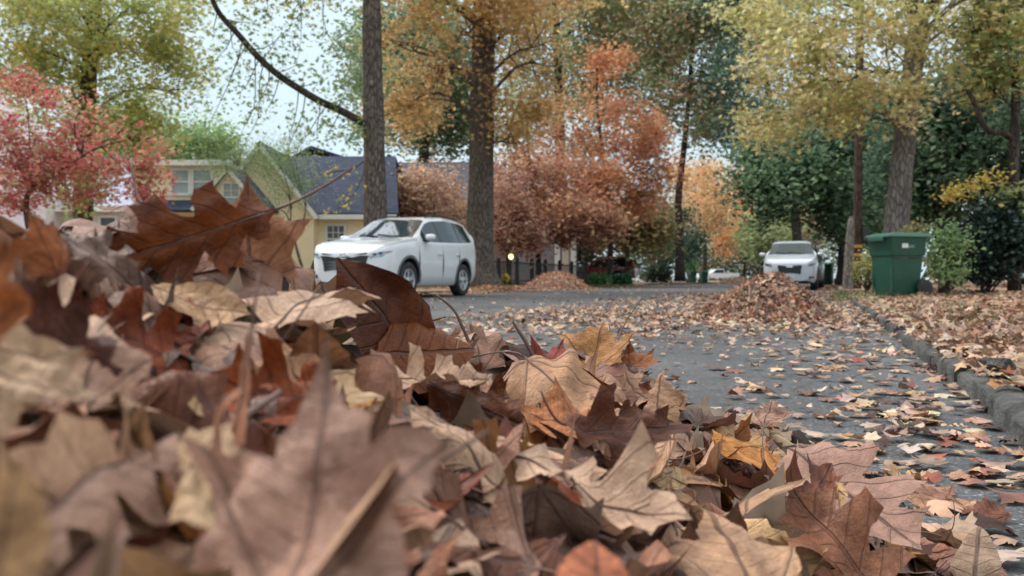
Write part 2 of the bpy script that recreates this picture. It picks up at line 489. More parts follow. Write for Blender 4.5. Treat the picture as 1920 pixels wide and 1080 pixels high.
def _phi(r):
    return np.sqrt(r * r + 0.01)

_A = _phi(np.linalg.norm(_C[:, None, :2] - _C[None, :, :2], axis=2)) + np.eye(len(_C)) * -0.02
_W = np.linalg.solve(_A, _C[:, 2])

def H(x, y):
    x = np.asarray(x, float); y = np.asarray(y, float)
    r = _phi(np.hypot(x[..., None] - _C[:, 0], y[..., None] - _C[:, 1]))
    h = np.clip(r @ _W, 0, .5)
    q = np.hypot((x + .35) / 1.45, (y - .5) / 1.5)
    return h * np.clip((1.05 - q) / .2, 0, 1)

def Hn(x, y, e=.03):
    n = np.stack([(H(x - e, y) - H(x + e, y)) / (2 * e), (H(x, y - e) - H(x, y + e)) / (2 * e), np.ones_like(np.asarray(x, float))], -1)
    return n / np.linalg.norm(n, axis=-1)[..., None]

def project(p):
    return 960 + FPX * p[..., 0] / p[..., 1], HOR + FPX * (CAM_Z - p[..., 2]) / p[..., 1]

# ---------------------------------------------------------------- leaf outlines: base (0,0), tip (0,1)
def oak_outline(depth=1.0, seed=0, lobes=None):
    rr = np.random.default_rng(seed)
    half = [(.018, 0), (.07, .05), (.13, .085), (.23, .10), (.21, .15), (.14, .205), (.23, .245), (.32, .275), (.39, .285), (.375, .335), (.40, .385), (.30, .405), (.165, .445),
            (.25, .50), (.35, .545), (.43, .585), (.39, .635), (.40, .695), (.28, .69), (.145, .715), (.19, .77), (.27, .835), (.20, .855), (.13, .90), (.05, .955)]
    sin_ = {5, 12, 19}
    out = []
    for s in (1, -1):
        h = []
        for i, (u, v) in enumerate(half):
            if i in sin_: u *= depth
            k = 1 + rr.normal(0, .07)
            h.append((s * u * k, v + rr.normal(0, .012) * (i > 1)))
        out.append(h)
    return out[0] + [(0, 1.0)] + out[1][::-1]

def maple_outline(sharp=1.0, seed=0):
    rr = np.random.default_rng(seed)
    key = [(0, .68), (10, .52), (19, .51), (25, .43), (31, .36 / sharp ** .5), (41, .46), (48, .49), (56, .62), (63, .50), (72, .46), (80, .36 / sharp ** .5), (92, .37), (103, .38), (116, .46),
           (126, .34), (146, .29), (166, .30), (176, .30)]
    pts = []
    for s in (1, -1):
        h = []
        for a, r in key[(0 if s == 1 else 1):]:
            aa = R(a + rr.normal(0, 2.0) * (a > 0)); r2 = r * (1 + rr.normal(0, .06))
            h.append((s * r2 * math.sin(aa) * 0.95, .32 + r2 * math.cos(aa)))
        pts.append(h)
    return pts[0][::-1] + pts[1]

def plain_outline(w=.26, seed=0):
    rr = np.random.default_rng(seed)
    v = np.linspace(0, 1, 15)[1:-1]
    pr = [(w * math.sin(math.pi * x ** .85) ** .9 * (1 + rr.normal(0, .05)), x) for x in v]
    return [(.012, 0)] + pr + [(0, 1.0)] + [(-w * math.sin(math.pi * x ** .85) ** .9 * (1 + rr.normal(0, .05)), x) for x in v[::-1]] + [(-.012, 0)]

def refine(o, step, seed, jag=.006):
    rr = np.random.default_rng(seed)
    out = []
    n = len(o)
    for i in range(n):
        a, b = np.array(o[i]), np.array(o[(i + 1) % n])
        k = max(1, int(np.linalg.norm(b - a) / step))
        nrm = np.array([-(b - a)[1], (b - a)[0]]) / (np.linalg.norm(b - a) + 1e-9)
        for j in range(k):
            f = j / k
            bow = .05 * math.sin(math.pi * f) * np.linalg.norm(b - a)
            p = a + (b - a) * f + nrm * ((rr.normal(0, jag) if j else 0) + bow)
            out.append(p)
    return np.array(out)

SHAPES = {}
def shape(key, outline, step=.045, seed=0):
    v, f = tri_patch(refine(outline, step, seed), step * 1.15)
    SHAPES[key] = (v, f)
for i, dp in enumerate((.9, 1.1, 1.35, 1.6)): shape(f'oak{i}', oak_outline(dp, 10 + i), seed=i)
for i, sh in enumerate((.7, .85, 1.0, 1.15)): shape(f'map{i}', maple_outline(sh, 20 + i), seed=9 + i)
shape('pla0', plain_outline(.27, 1)); shape('pla1', plain_outline(.2, 2))
KINDWORD = {'oak': 'lobed oak', 'map': 'maple', 'pla': 'oval'}

def bend(u, v, ku, kv, fold, amp, edge, seed):
    u = np.asarray(u, float); v = np.asarray(v, float)
    rr = np.random.default_rng(seed)
    ku = ku if abs(ku) > 1e-3 else 1e-3; kv = kv if abs(kv) > 1e-3 else 1e-3
    kuv = ku * (1 + .5 * (v - .5))
    x = np.sin(kuv * u) / kuv; z = (1 - np.cos(kuv * u)) / kuv
    b = kv * (v - .45)
    y = .45 + np.sin(b) / kv; z = z * np.cos(b) + (1 - np.cos(b)) / kv
    z = z + fold * np.abs(u)
    for _ in range(5):
        fu, fv, ph = rr.normal(0, 9), rr.normal(0, 7), rr.uniform(0, 6.28)
        z = z + amp * (.25 + 1.6 * np.abs(u)) * np.sin(fu * u + fv * v + ph) * .5
    for _ in range(3):
        fu, fv, ph = rr.normal(0, 20), rr.normal(0, 18), rr.uniform(0, 6.28)
        z = z + (.006 + amp * .05) * np.sin(fu * u + fv * v + ph)
    r = np.hypot(u * 1.25, v - .42)
    z = z + edge * np.clip(r - .2, 0, 1) ** 2 * 2.2
    return np.stack([x, y, z], -1)

def make_leaf(shp, mat4, size, tint, curl, seed, label, group, wide=1.0, stalk=True, rib=False, stalk_bend=0.6, stalk_len=.38):
    v, f = SHAPES[shp]
    rr = np.random.default_rng(seed)
    ku, kv, fold, amp, edge = curl
    co = bend(v[:, 0], v[:, 1], ku, kv, fold, amp, edge, seed)
    co[:, 0] *= wide
    co *= size
    nv = len(v)
    t = np.asarray(tint, float); lum = t @ np.array([.3, .6, .1])
    t = np.clip(lum + (t - lum) * 1.05, .004, 1) * np.array([.78, .64, .535])
    t = np.tile(t.astype(np.float32), (nv, 1))
    o = obj('fallen_leaf', co, f, M['oak'] if shp[:3] != 'map' else M['maple'], smooth=180, uv=v, tint=t)
    o.matrix_world = mat4
    tag(o, label, 'fallen leaf', group)
    if stalk:
        L = stalk_len * rr.uniform(.75, 1.2)
        s = np.linspace(0, 1, 7)
        side = rr.normal(0, .35)
        pts = np.stack([side * s ** 2 * L, -s * L, stalk_bend * s ** 2 * L * .8], -1)
        b0 = bend([0.], [0.], ku, kv, fold, amp, edge, seed)[0] * [wide, 1, 1]
        sl = (bend([0.], [.05], ku, kv, fold, amp, edge, seed)[0] * [wide, 1, 1] - b0); sl /= np.linalg.norm(sl)
        pts = b0 + pts[:, 0:1] * [1, 0, 0] + pts[:, 1:2] * sl + pts[:, 2:3] * [0, 0, 1]
        vv, ff = tube(pts * size, np.linspace(.0075, .005, 7) * size + .0001, 6)
        vv = np.asarray(vv)
        obj('leaf_stalk', vv, ff, M['stalk'], o, smooth=180)
    if rib:
        s = np.linspace(0.0, .9, 22)
        pts = bend(np.zeros(22), s, ku, kv, fold, amp, edge, seed); pts[:, 2] -= .003
        vv, ff = tube(pts * size, np.linspace(.006, .0015, 22) * size, 6)
        obj('midrib', vv, ff, M['stalk'], o, smooth=180)
    return o

def frame(base, tip, face, side=1):
    """leaf matrix from base and tip; face 0 = blade turned to the lens, 90 = blade turned up"""
    b, t = Vector(base), Vector(tip)
    ax = (t - b).normalized()
    cam = (Vector((0, 0, CAM_Z)) - (b + t) / 2).normalized()
    n0 = (cam - ax * cam.dot(ax)).normalized()
    n1 = ax.cross(n0)
    if n1.z < 0: n1 = -n1
    n = (n0 * math.cos(R(face)) + n1 * math.sin(R(face))).normalized() * side
    x = ax.cross(n)
    m = Matrix((x, ax, n)).transposed().to_4x4(); m.translation = b
    return m, (t - b).length

G_PILE = 'leaves of the pile by the kerb'
# shape, base (px,py,d), tip (px,py,d), width, face, side, colour, curl (across, along, fold, waves, edge), label, short name
HERO = [
 ('oak0', (515, 396, .545), (165, 505, .50), .64, 8, 1, '#70401f', (.5, .35, .0, .05, .06), 'big rust brown oak leaf standing upright atop the pile, dark midrib crossing it', 'upright rust oak leaf'),
 ('map1', (470, 545, .57), (462, 338, .56), 1.05, 5, 1, '#bd9680', (.6, .3, 0, .05, .05), 'pinkish tan leaf standing just behind the upright rust oak leaf', 'pinkish tan standing leaf'),
 ('oak0', (505, 602, .47), (640, 528, .56), 1.1, 62, -1, '#dac4b2', (.5, .5, 0, .06, .12), 'pale pinkish white leaf lying flat with its rim raised, below the upright rust leaf', 'pale flat leaf'),
 ('pla0', (282, 545, .46), (470, 600, .47), 1.15, 40, 1, '#cdb598', (1.8, .4, 0, .08, .1), 'cream tan leaf curled into a trough below the upright rust leaf', 'cream curled trough leaf'),
 ('pla0', (800, 705, .74), (642, 487, .66), 1.05, 20, 1, '#5e3826', (1.6, -.5, .1, .07, -.05), 'dark brown cupped leaf pointing its tip at the white car', 'dark cupped leaf'),
 ('map0', (110, 520, .37), (55, 392, .36), .9, 15, 1, '#b47a58', (-2.0, -.5, 0, .05, 0), 'orange brown cone shaped leaf with its point up by the red tree', 'orange cone leaf'),
 ('oak1', (250, 520, .42), (105, 432, .43), .8, 30, -1, '#4d2a20', (.9, .6, 0, .1, .1), 'very dark shrivelled leaf between the orange cone leaf and upright rust leaf', 'dark shrivelled leaf'),
 ('map0', (-60, 640, .23), (20, 440, .22), .8, 15, 1, '#c98b63', (.5, .5, 0, .05, .1), 'blurred pale orange leaf cut off by the edge beside the cone leaf', 'pale orange edge leaf'),
 ('map1', (-90, 660, .235), (175, 760, .23), .95, 35, -1, '#d3c0a6', (.8, -.5, 0, .06, -.08), 'large blurred beige leaf with a dark hole beneath, cut off by the edge', 'large beige leaf'),
 ('oak1', (215, 750, .30), (45, 530, .31), .6, 5, 1, '#583428', (1.4, .5, 0, .08, 0), 'dark chocolate leaf standing folded behind the large beige leaf', 'dark folded leaf'),
 ('oak0', (355, 690, .40), (120, 575, .40), .85, 20, 1, '#8a4c30', (1.0, -.4, 0, .07, .05), 'deep rust red leaf below the upright rust oak leaf', 'deep rust red leaf'),
 ('map0', (140, 770, .28), (200, 590, .32), .8, 25, -1, '#b08f7d', (.9, .6, 0, .06, .1), 'pinkish tan pointed leaf between the beige leaf and rust red leaf', 'pinkish pointed leaf'),
 ('oak0', (250, 650, .40), (180, 545, .42), .62, 35, -1, '#c3a596', (1.4, .3, 0, .06, .1), 'small greyish pink leaf with a folded ridge under the upright rust leaf', 'greyish ridge leaf'),
 ('map1', (600, 760, .42), (500, 610, .46), .95, 40, -1, '#cfa583', (1.9, .8, 0, .14, -.15), 'peach coloured crumpled leaf in the middle of the heap', 'peach crumpled leaf'),
 ('oak0', (640, 770, .38), (400, 710, .40), .8, 25, 1, '#8e4d28', (1.3, .4, 0, .07, .1), 'orange brown leaf in the shade under the peach crumpled leaf', 'shaded orange brown leaf'),
 ('map3', (540, 1230, .19), (642, 672, .235), .98, 22, 1, '#b39a92', (1.0, .7, 0, .09, .12), 'huge blurred mauve pink leaf pointing up nearest the lens', 'huge mauve leaf'),
 ('oak0', (20, 1010, .185), (330, 800, .25), .55, 45, -1, '#b59a90', (1.3, .2, .1, .06, .05), 'blurred greyish mauve leaf folded lengthwise beside the huge mauve leaf', 'folded greyish leaf'),
 ('map1', (330, 900, .25), (430, 775, .27), 1.15, 45, -1, '#d6c2a2', (1.2, .6, 0, .12, .1), 'cream crumpled leaf with yellow stains beside the huge mauve leaf', 'cream stained leaf'),
 ('pla0', (420, 1010, .21), (380, 860, .24), .9, 40, -1, '#dcc9a6', (1.4, .5, 0, .1, .1), 'small cream yellow leaf tongue under the cream stained leaf', 'cream tongue leaf'),
 ('pla0', (-30, 1180, .13), (40, 860, .14), 1.0, 15, 1, '#c0a584', (.5, .4, 0, .05, .05), 'very blurred tan leaf edge in the lowest corner of the pile', 'tan corner leaf'),
 ('oak1', (995, 960, .42), (770, 735, .47), .45, 45, -1, '#c6af9a', (1.6, .4, 0, .08, .05), 'long narrow beige leaf twisted along its length beside the huge mauve leaf', 'narrow beige leaf'),
 ('oak0', (725, 715, .56), (925, 700, .60), .75, 55, -1, '#ceb6a2', (-1.3, .2, 0, .07, -.05), 'pale tan leaf lying level with a scalloped lower edge', 'pale scalloped leaf'),
 ('oak1', (800, 720, .60), (985, 800, .58), .9, 20, 1, '#6b4128', (.8, .3, 0, .07, .05), 'dark olive brown leaf in shadow under the pale scalloped leaf', 'olive brown leaf'),
 ('pla0', (700, 668, .68), (890, 660, .74), 1.25, 30, 1, '#80502f', (-1.7, .3, 0, .06, .0), 'orange brown rolled leaf with a pale rim beside the dark cupped leaf', 'rolled orange brown leaf'),
 ('map2', (905, 700, .88), (880, 596, .92), 1.1, 20, -1, '#a27e6e', (.7, .4, 0, .08, .1), 'small pinkish brown lobed leaf upright against the street', 'small pinkish upright leaf'),
 ('map1', (985, 655, .77), (1125, 820, .70), 1.02, 32, -1, '#c19b74', (.5, .55, .1, .05, .1), 'broad light brown maple leaf in sharp focus with a dark upright stalk', 'broad light brown maple leaf'),
 ('map0', (1110, 815, .66), (960, 765, .68), 1.05, 55, 1, '#bd8660', (.9, .5, 0, .06, .08), 'bright orange tan leaf under the broad light brown maple leaf', 'bright orange tan leaf'),
 ('oak1', (1040, 815, .58), (1290, 808, .66), .5, 30, 1, '#64402f', (1.1, .5, 0, .06, .1), 'dark maroon brown leaf with one long point beneath the orange tan leaf', 'maroon pointed leaf'),
 ('oak0', (960, 865, .47), (1290, 1010, .44), .72, 52, -1, '#cdb9a8', (-.9, -.5, 0, .09, -.12), 'large pale greyish beige leaf curled downward at the margins', 'large greyish beige leaf'),
 ('pla0', (1130, 1230, .24), (1125, 1000, .27), 1.5, 30, 1, '#cf8d72', (-1.6, -.6, 0, .04, 0), 'blurred salmon orange leaf dome at the lower edge', 'salmon dome leaf'),
 ('map1', (1440, 1190, .44), (1330, 930, .52), 1.0, 32, -1, '#c6a688', (.5, .5, 0, .05, .08), 'large light tan maple leaf with pointed corner at the lower edge', 'large light tan maple leaf'),
 ('oak0', (1700, 1160, .62), (1480, 930, .72), .85, 30, 1, '#8a6450', (.8, .4, .1, .06, .05), 'chocolate brown leaf with a straight dark midrib beside the light tan maple leaf', 'chocolate brown leaf'),
 ('oak1', (1480, 842, .92), (1730, 1030, .78), .95, 42, -1, '#a88882', (-.6, .25, 0, .04, -.04), 'mauve oak leaf with rounded notches sloping to the asphalt', 'mauve sloping oak leaf'),
 ('map0', (1425, 845, .95), (1455, 910, .86), 1.75, 48, 1, '#cf9a5c', (.4, .4, 0, .05, .08), 'bright orange yellow maple leaf with a square outline', 'bright orange yellow maple leaf'),
 ('map2', (1105, 700, 1.06), (1135, 603, 1.12), 1.25, 20, 1, '#a98458', (.8, .3, 0, .06, .06), 'golden brown maple leaf upright on the crest against the street', 'golden brown crest leaf'),
 ('map1', (1225, 800, .92), (1240, 690, .96), .95, 25, -1, '#bd9c7a', (1.9, .4, .2, .08, .1), 'tan leaf folded in half standing below the golden brown crest leaf', 'tan folded leaf'),
 ('map2', (1430, 800, 1.15), (1450, 742, 1.18), 1.2, 35, -1, '#ad8f88', (1.0, .4, 0, .07, .1), 'small mauve grey leaf at the foot of the pile on the asphalt', 'small mauve foot leaf'),
 ('pla0', (1290, 905, .72), (1200, 868, .74), 1.3, 45, -1, '#d9c79f', (1.2, .4, 0, .07, .1), 'small cream yellow leaf with a loose curved stalk in a dark hollow', 'small cream hollow leaf'),
 ('map2', (1395, 960, .70), (1405, 925, .74), 2.6, 48, -1, '#d0b597', (.5, .3, 0, .06, .12), 'beige leaf with thin dark veins below the bright orange yellow leaf', 'beige veined leaf'),
 ('pla1', (1825, 1110, .80), (1835, 978, .86), 1.3, 10, -1, '#a99a8a', (2.0, .3, .2, .06, .1), 'grey weathered rolled leaf standing at the low end of the pile', 'grey rolled leaf'),
 ('oak0', (1280, 780, .99), (1195, 720, 1.0), .8, 35, 1, '#7a4a34', (1.2, .4, 0, .1, .1), 'brown crumpled leaf behind the tan folded leaf', 'brown crumpled leaf'),
 ('map0', (1180, 690, 1.05), (1225, 660, 1.08), 1.3, 40, 1, '#9c6d4d', (.9, .5, 0, .1, .1), 'brown maple leaf tucked under the golden brown crest leaf', 'tucked brown maple leaf'),
 ('map2', (1010, 720, .95), (1060, 640, 1.0), .9, 20, 1, '#8d4236', (.9, .4, 0, .08, .1), 'red brown leaf peeping out behind the broad light brown maple leaf', 'red brown peeping leaf'),
 ('oak0', (1470, 1010, .70), (1560, 880, .80), .5, 25, 1, '#7b5140', (1.1, .3, 0, .08, .05), 'brown leaf strip between the light tan maple and mauve oak leaf', 'brown strip leaf'),
]
LAND = []      # where each named leaf stands in view, for the labels of the others
OBSTACLE = []
for i, (shp, b, t, wide, face, side, colr, curl, label, short) in enumerate(HERO):
    m, L = frame(P(*b), P(*t), face, side)
    curl = (curl[0] * 1.2, curl[1], curl[2], curl[3] * 1.45, curl[4])
    o = make_leaf(shp, m, L, hexc(colr), curl, 100 + i, label, G_PILE, wide, rib=True, stalk=i in (0, 25, 15, 33, 34) or (shp[:3] != 'pla' and i % 3 == 0), stalk_len=.38 if i in (0, 25) else .24)
    LAND.append(((b[0] + t[0]) / 2, (b[1] + t[1]) / 2, short))

bpy.context.view_layer.update()
COVER = {}
for o in [o for o in bpy.data.objects if o.name.startswith('fallen_leaf')]:
    w_ = np.array([tuple(o.matrix_world @ v.co) for v in o.data.vertices])
    sx_, sy_ = project(w_)
    for a_, b_, d_ in zip(sx_ // 18, sy_ // 18, w_[:, 1]): COVER[(a_, b_)] = max(COVER.get((a_, b_), 0), d_)
def hides(w_, sx_, sy_, share=.12):
    """whether these points lie before the named leaves"""
    k = [COVER.get((a, b), 0) > d + .004 for a, b, d in zip(sx_ // 18, sy_ // 18, w_[:, 1])]
    return np.mean(k) > share
# ---------------------------------------------------------------- the other leaves of the pile, one by one
COLOURS = [('tan', '#bb9a82', 15), ('pale beige', '#d2bba8', 12), ('pinkish brown', '#a58070', 12), ('rust brown', '#80462c', 11), ('brown', '#76503e', 20), ('dark brown', '#452c22', 17),
           ('orange brown', '#a5744a', 5), ('yellowish', '#c0a066', 2), ('maroon', '#633c34', 2), ('cream', '#cfbb98', 4), ('greyish mauve', '#a08a88', 7), ('golden brown', '#ab8147', 5)]
_cw = np.array([c[2] for c in COLOURS], float); _cw /= _cw.sum()

def where_words(px, py):
    d = [math.hypot(px - a, py - b) for a, b, _ in LAND]
    k = int(np.argmin(d)); a, b, s = LAND[k]
    dx, dy = px - a, py - b
    rel = ('above' if dy < 0 else 'below') if abs(dy) > abs(dx) else ('left of' if dx < 0 else 'right of')
    return f'{rel} the {s}'

def state_words(curl, tilt):
    ku = abs(curl[0])
    if tilt > 48: return 'standing on edge'
    if ku > 1.5: return 'rolled up'
    if curl[3] > .10: return 'crumpled'
    if ku > .8: return 'cupped'
    return 'lying flat'

PENDING = []
def queue(o, head, tail, px, py):
    PENDING.append((o, head, tail, px, py))

ORD = ['first', 'second', 'third', 'fourth', 'fifth', 'sixth', 'seventh', 'eighth', 'ninth', 'tenth']
def settle_labels():
    by = {}
    for r in PENDING: by.setdefault(r[1] + ' ' + r[2], []).append(r)
    for k, rows in by.items():
        if len(rows) == 1:
            rows[0][0]['label'] = k
            continue
        rows.sort(key=lambda r: r[3])
        for i, r in enumerate(rows):
            if len(rows) == 2: w = ('leftmost', 'rightmost')[i]
            else: w = 'leftmost' if i == 0 else 'rightmost' if i == len(rows) - 1 else ORD[min(i, 9)] + ' from left'
            r[0]['label'] = ' '.join(f'{k}, {w}'.replace('lobed ', '').split())

def rand_curl():
    return (float(RNG.choice([1, -1]) * RNG.gamma(2.8, .62)), float(RNG.normal(.3, .9)), float(RNG.choice([0, 0, .2])), float(RNG.uniform(.06, .18)), float(RNG.normal(.25, .3)))

n_pile = 0; tries = 0
keys = ['oak0', 'oak1', 'oak2', 'oak3', 'map0', 'map1', 'map2', 'map3', 'pla0', 'pla1']
kw = np.array([13, 15, 10, 6, 15, 15, 12, 6, 5, 3], float); kw /= kw.sum()
PTS = []
while n_pile < 212 and tries < 9000:
    tries += 1
    # even over the picture of the pile, so near and far parts are both covered
    px = RNG.uniform(-60, 1860); py = RNG.uniform(380, 1100)
    if py < sil(px) + 12: continue
    ds = np.linspace(.14, 2.2, 300)
    q = np.stack([(px - 960) / FPX * ds, ds, CAM_Z - (py - HOR) / FPX * ds], -1)
    hit = np.nonzero(q[:, 2] < H(q[:, 0], q[:, 1]))[0]
    if not len(hit): continue
    p = q[hit[0]]
    if p[1] < .2 or p[2] < .01: continue
    size = float(np.clip(RNG.normal(.115, .025), .06, .17))
    if p[1] < .45: size = min(size, .10)
    if PTS and min(np.linalg.norm(np.array(PTS) - p, axis=1)) < (.022 if p[1] < .7 else .03): continue
    n = Hn(p[0], p[1])
    n = n * .5 + np.array([0, 0, .8]) + RNG.normal(0, .40 if p[1] > .45 else .3, 3); n /= np.linalg.norm(n)
    up = 1 if RNG.random() < .55 else -1
    curl = rand_curl(); shp = str(RNG.choice(keys, p=kw))
    Rm = rot_from(n[None] * up, np.array([RNG.uniform(0, 6.28)]))[0]
    # centre of the blade on the surface, a little sunk
    c0 = p + n * RNG.uniform(-.012, .004)
    base = c0 - Rm[:, 1] * size * .45
    v, f = SHAPES[shp]
    wv = bend(v[:, 0], v[:, 1], *curl, 1000 + tries) * size @ Rm.T + base
    if wv[:, 1].min() < .13: continue
    sx, sy = project(wv)
    if (sy < sil(sx) - 2).any(): continue
    if hides(wv, sx, sy): continue
    ci = int(RNG.choice(len(COLOURS), p=_cw))
    if p[1] < .6 and ci in (7, 6): ci = 4
    cname, ch, _ = COLOURS[ci]
    tint = np.array(hexc(ch)) * math.exp(RNG.normal(0, .1))
    m = Matrix([list(Rm[0]) + [base[0]], list(Rm[1]) + [base[1]], list(Rm[2]) + [base[2]], [0, 0, 0, 1]])
    o = make_leaf(shp, m, size, tint, curl, 1000 + tries, None, G_PILE, 1.0, stalk=bool(RNG.random() < .35), stalk_bend=float(RNG.normal(.2, .8)))
    tilt = math.degrees(math.acos(min(1, abs(Rm[2, 2]))))
    big = 'large ' if size > .135 else 'small ' if size < .09 else ''
    queue(o, f'{big}{cname} {KINDWORD[shp[:3]]} leaf {state_words(curl, tilt)}', where_words(sx.mean(), sy.mean()), sx.mean(), sy.mean())
    PTS.append(p); n_pile += 1

# under-layers of the same pile, and the shade-dark mound below: nobody could count these
parts = []
def lowres(outline, seed=0, step=.12):
    v, f = tri_patch(refine(outline, step, seed, .004), .22)
    return np.column_stack([v, np.zeros(len(v))]) - [0, .45, 0], np.array(f)
LOW = [lowres(oak_outline(1.2, 31)), lowres(oak_outline(1.6, 32)), lowres(maple_outline(1.0, 33)), lowres(maple_outline(1.4, 34)), lowres(plain_outline(.27, 35))]
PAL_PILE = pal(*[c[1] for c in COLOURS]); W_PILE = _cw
def pile_layer(n, lo, hi, x0, x1, y0, y1, hmin, smin=.09, smax=.15, tiltsd=.35):
    x = RNG.uniform(x0, x1, n); y = RNG.uniform(y0, y1, n)
    h = H(x, y); k = h > hmin
    x, y, h = x[k], y[k], h[k]
    nn = Hn(x, y) * .5 + [0, 0, .7] + RNG.normal(0, tiltsd, (len(x), 3))
    pos = np.stack([x, y, h + RNG.uniform(lo, hi, len(x)) - np.where(y < .8, .028, 0)], -1)
    kk = np.hypot(x, y) > .30
    pos, nn = pos[kk], nn[kk]
    sx_, sy_ = project(np.where(pos[:, 1:2] > .05, pos, [0, 1, 0]))
    kk = np.array([not (p_[1] > .05 and (any(COVER.get(((a + i) // 18, (b + j) // 18), 0) > p_[1] + .01 for i, j in ((0, 0), (-60, 0), (60, 0), (0, -60), (0, 40))) or b < sil(a) + 38 * min(1.5, 1 / p_[1]))) for p_, a, b in zip(pos, sx_, sy_)])
    pos, nn = pos[kk], nn[kk]
    n = len(pos)
    flip = RNG.choice([1, -1], n)[:, None]
    typ = RNG.integers(0, len(LOW), n)
    for t in range(len(LOW)):
        s = typ == t; m = int(s.sum())
        if not m: continue
        bv_, bf_, bt_ = (bake(LOW[t], pos[s], rot_from(nn[s] * flip[s], RNG.uniform(0, 6.28, m)), RNG.uniform(smin, smax, m), pick(PAL_PILE * np.array([.34, .26, .21]), m, .22, W_PILE), RNG.normal(0, .9, m), RNG.normal(0, .6, m)))  # tint darkened to paint shade into the hollows, and as damp decayed leaves
        k_ = len(LOW[t][0]); q_ = bv_.reshape(m, k_, 3)
        a_, b_ = project(np.where(q_[..., 1:2] > .05, q_, [0, 1, 0]))
        ok = ~(((b_ < sil(a_) + 2) & (q_[..., 1] > .05)).any(1)) & (np.linalg.norm(q_ - [0, 0, CAM_Z], axis=2).min(1) > .17)
        nf_ = len(LOW[t][1]); nn_ = int(ok.sum())
        if nn_: parts.append((q_[ok].reshape(-1, 3), (LOW[t][1][None] + (np.arange(nn_) * k_)[:, None, None]).reshape(-1, 3), bt_.reshape(m, k_, 3)[ok].reshape(-1, 3)))
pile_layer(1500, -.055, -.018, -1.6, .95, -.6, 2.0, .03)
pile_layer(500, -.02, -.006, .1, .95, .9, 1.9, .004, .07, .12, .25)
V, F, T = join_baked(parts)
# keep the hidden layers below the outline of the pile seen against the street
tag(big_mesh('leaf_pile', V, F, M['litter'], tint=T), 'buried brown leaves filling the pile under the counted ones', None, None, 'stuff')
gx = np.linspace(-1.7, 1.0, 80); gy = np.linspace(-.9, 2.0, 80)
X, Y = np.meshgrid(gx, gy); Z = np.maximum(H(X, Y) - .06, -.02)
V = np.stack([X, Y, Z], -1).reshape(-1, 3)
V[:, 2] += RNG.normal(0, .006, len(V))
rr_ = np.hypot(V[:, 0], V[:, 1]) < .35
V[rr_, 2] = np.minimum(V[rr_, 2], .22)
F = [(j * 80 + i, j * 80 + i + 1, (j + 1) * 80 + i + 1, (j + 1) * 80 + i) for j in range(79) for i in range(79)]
tag(big_mesh('pile_shade_core', V, np.array(F), M['pile_shade'], smooth=True), 'dark mound inside the pile, coloured like the shade between its leaves', None, None, 'stuff')

# ---------------------------------------------------------------- leaves strewn on the asphalt in front, one by one
G_ROAD = 'leaves strewn on the asphalt'
ROADLAND = [(1220, 620, 'golden crest leaf'), (1450, 700, 'middle of the lane'), (1600, 760, 'leaf cluster in the lane'), (1780, 860, 'gutter'), (1560, 640, 'second leaf pile'),
            (1820, 760, 'broken kerb joint'), (1850, 1000, 'low end of the pile'), (1650, 900, 'mauve sloping oak leaf')]
n_road = 0; tries = 0
RP = []
while n_road < 42 and tries < 9000:
    tries += 1
    px = RNG.uniform(1200, 1930); py = RNG.uniform(640, 1080)
    if py < sil(px) + 0 and False: continue
    d = CAM_Z * FPX / (py - HOR); x = (px - 960) / FPX * d
    if py > sil(px) + 10 or x > kerb_r(d) - .03 or d > 4.6: continue
    off = (kerb_r(d) - x) * CS
    if RNG.random() > (.95 if off < .75 else .35): continue
    if RP and min(np.hypot(*(np.array(RP) - (x, d)).T)) < .05: continue
    RP.append((x, d))
    size = float(RNG.uniform(.055, .105)); shp = str(RNG.choice(keys, p=kw))
    n = np.array([RNG.normal(0, .09), RNG.normal(0, .09), 1.0]); n /= np.linalg.norm(n)
    up = RNG.choice([1, -1])
    curl = (float(RNG.choice([1, -1]) * RNG.gamma(2, .35)) , float(RNG.normal(.1, .4)), 0.0, float(RNG.uniform(.03, .1)), float(RNG.normal(.03, .06)))
    Rm = rot_from(n[None] * up, np.array([RNG.uniform(0, 6.28)]))[0]
    v, f = SHAPES[shp]
    w0 = bend(v[:, 0], v[:, 1], *curl, 5000 + tries) * size @ Rm.T
    z0 = -np.percentile(w0[:, 2], 6) + .004
    base = np.array([x, d, z0]) - w0.mean(0) * [1, 1, 0]
    ci = int(RNG.choice(len(COLOURS), p=_cw)); cname, ch, _ = COLOURS[ci]
    m = Matrix([list(Rm[0]) + [base[0]], list(Rm[1]) + [base[1]], list(Rm[2]) + [base[2]], [0, 0, 0, 1]])
    o = make_leaf(shp, m, size, np.array(hexc(ch)) * 1.05, curl, 5000 + tries, None, G_ROAD, 1.0, stalk=bool(RNG.random() < .5), stalk_bend=.2)
    dd = [math.hypot(px - a, py - b) for a, b, _ in ROADLAND]; k = int(np.argmin(dd))
    tilt = math.degrees(math.acos(min(1, abs(Rm[2, 2]))))
    big = 'large ' if size > .095 else 'small ' if size < .068 else ''
    queue(o, f'{big}{cname} {KINDWORD[shp[:3]]} leaf {state_words(curl, tilt)} on asphalt', f'by {ROADLAND[k][2]}', px, py)
    n_road += 1
settle_labels()

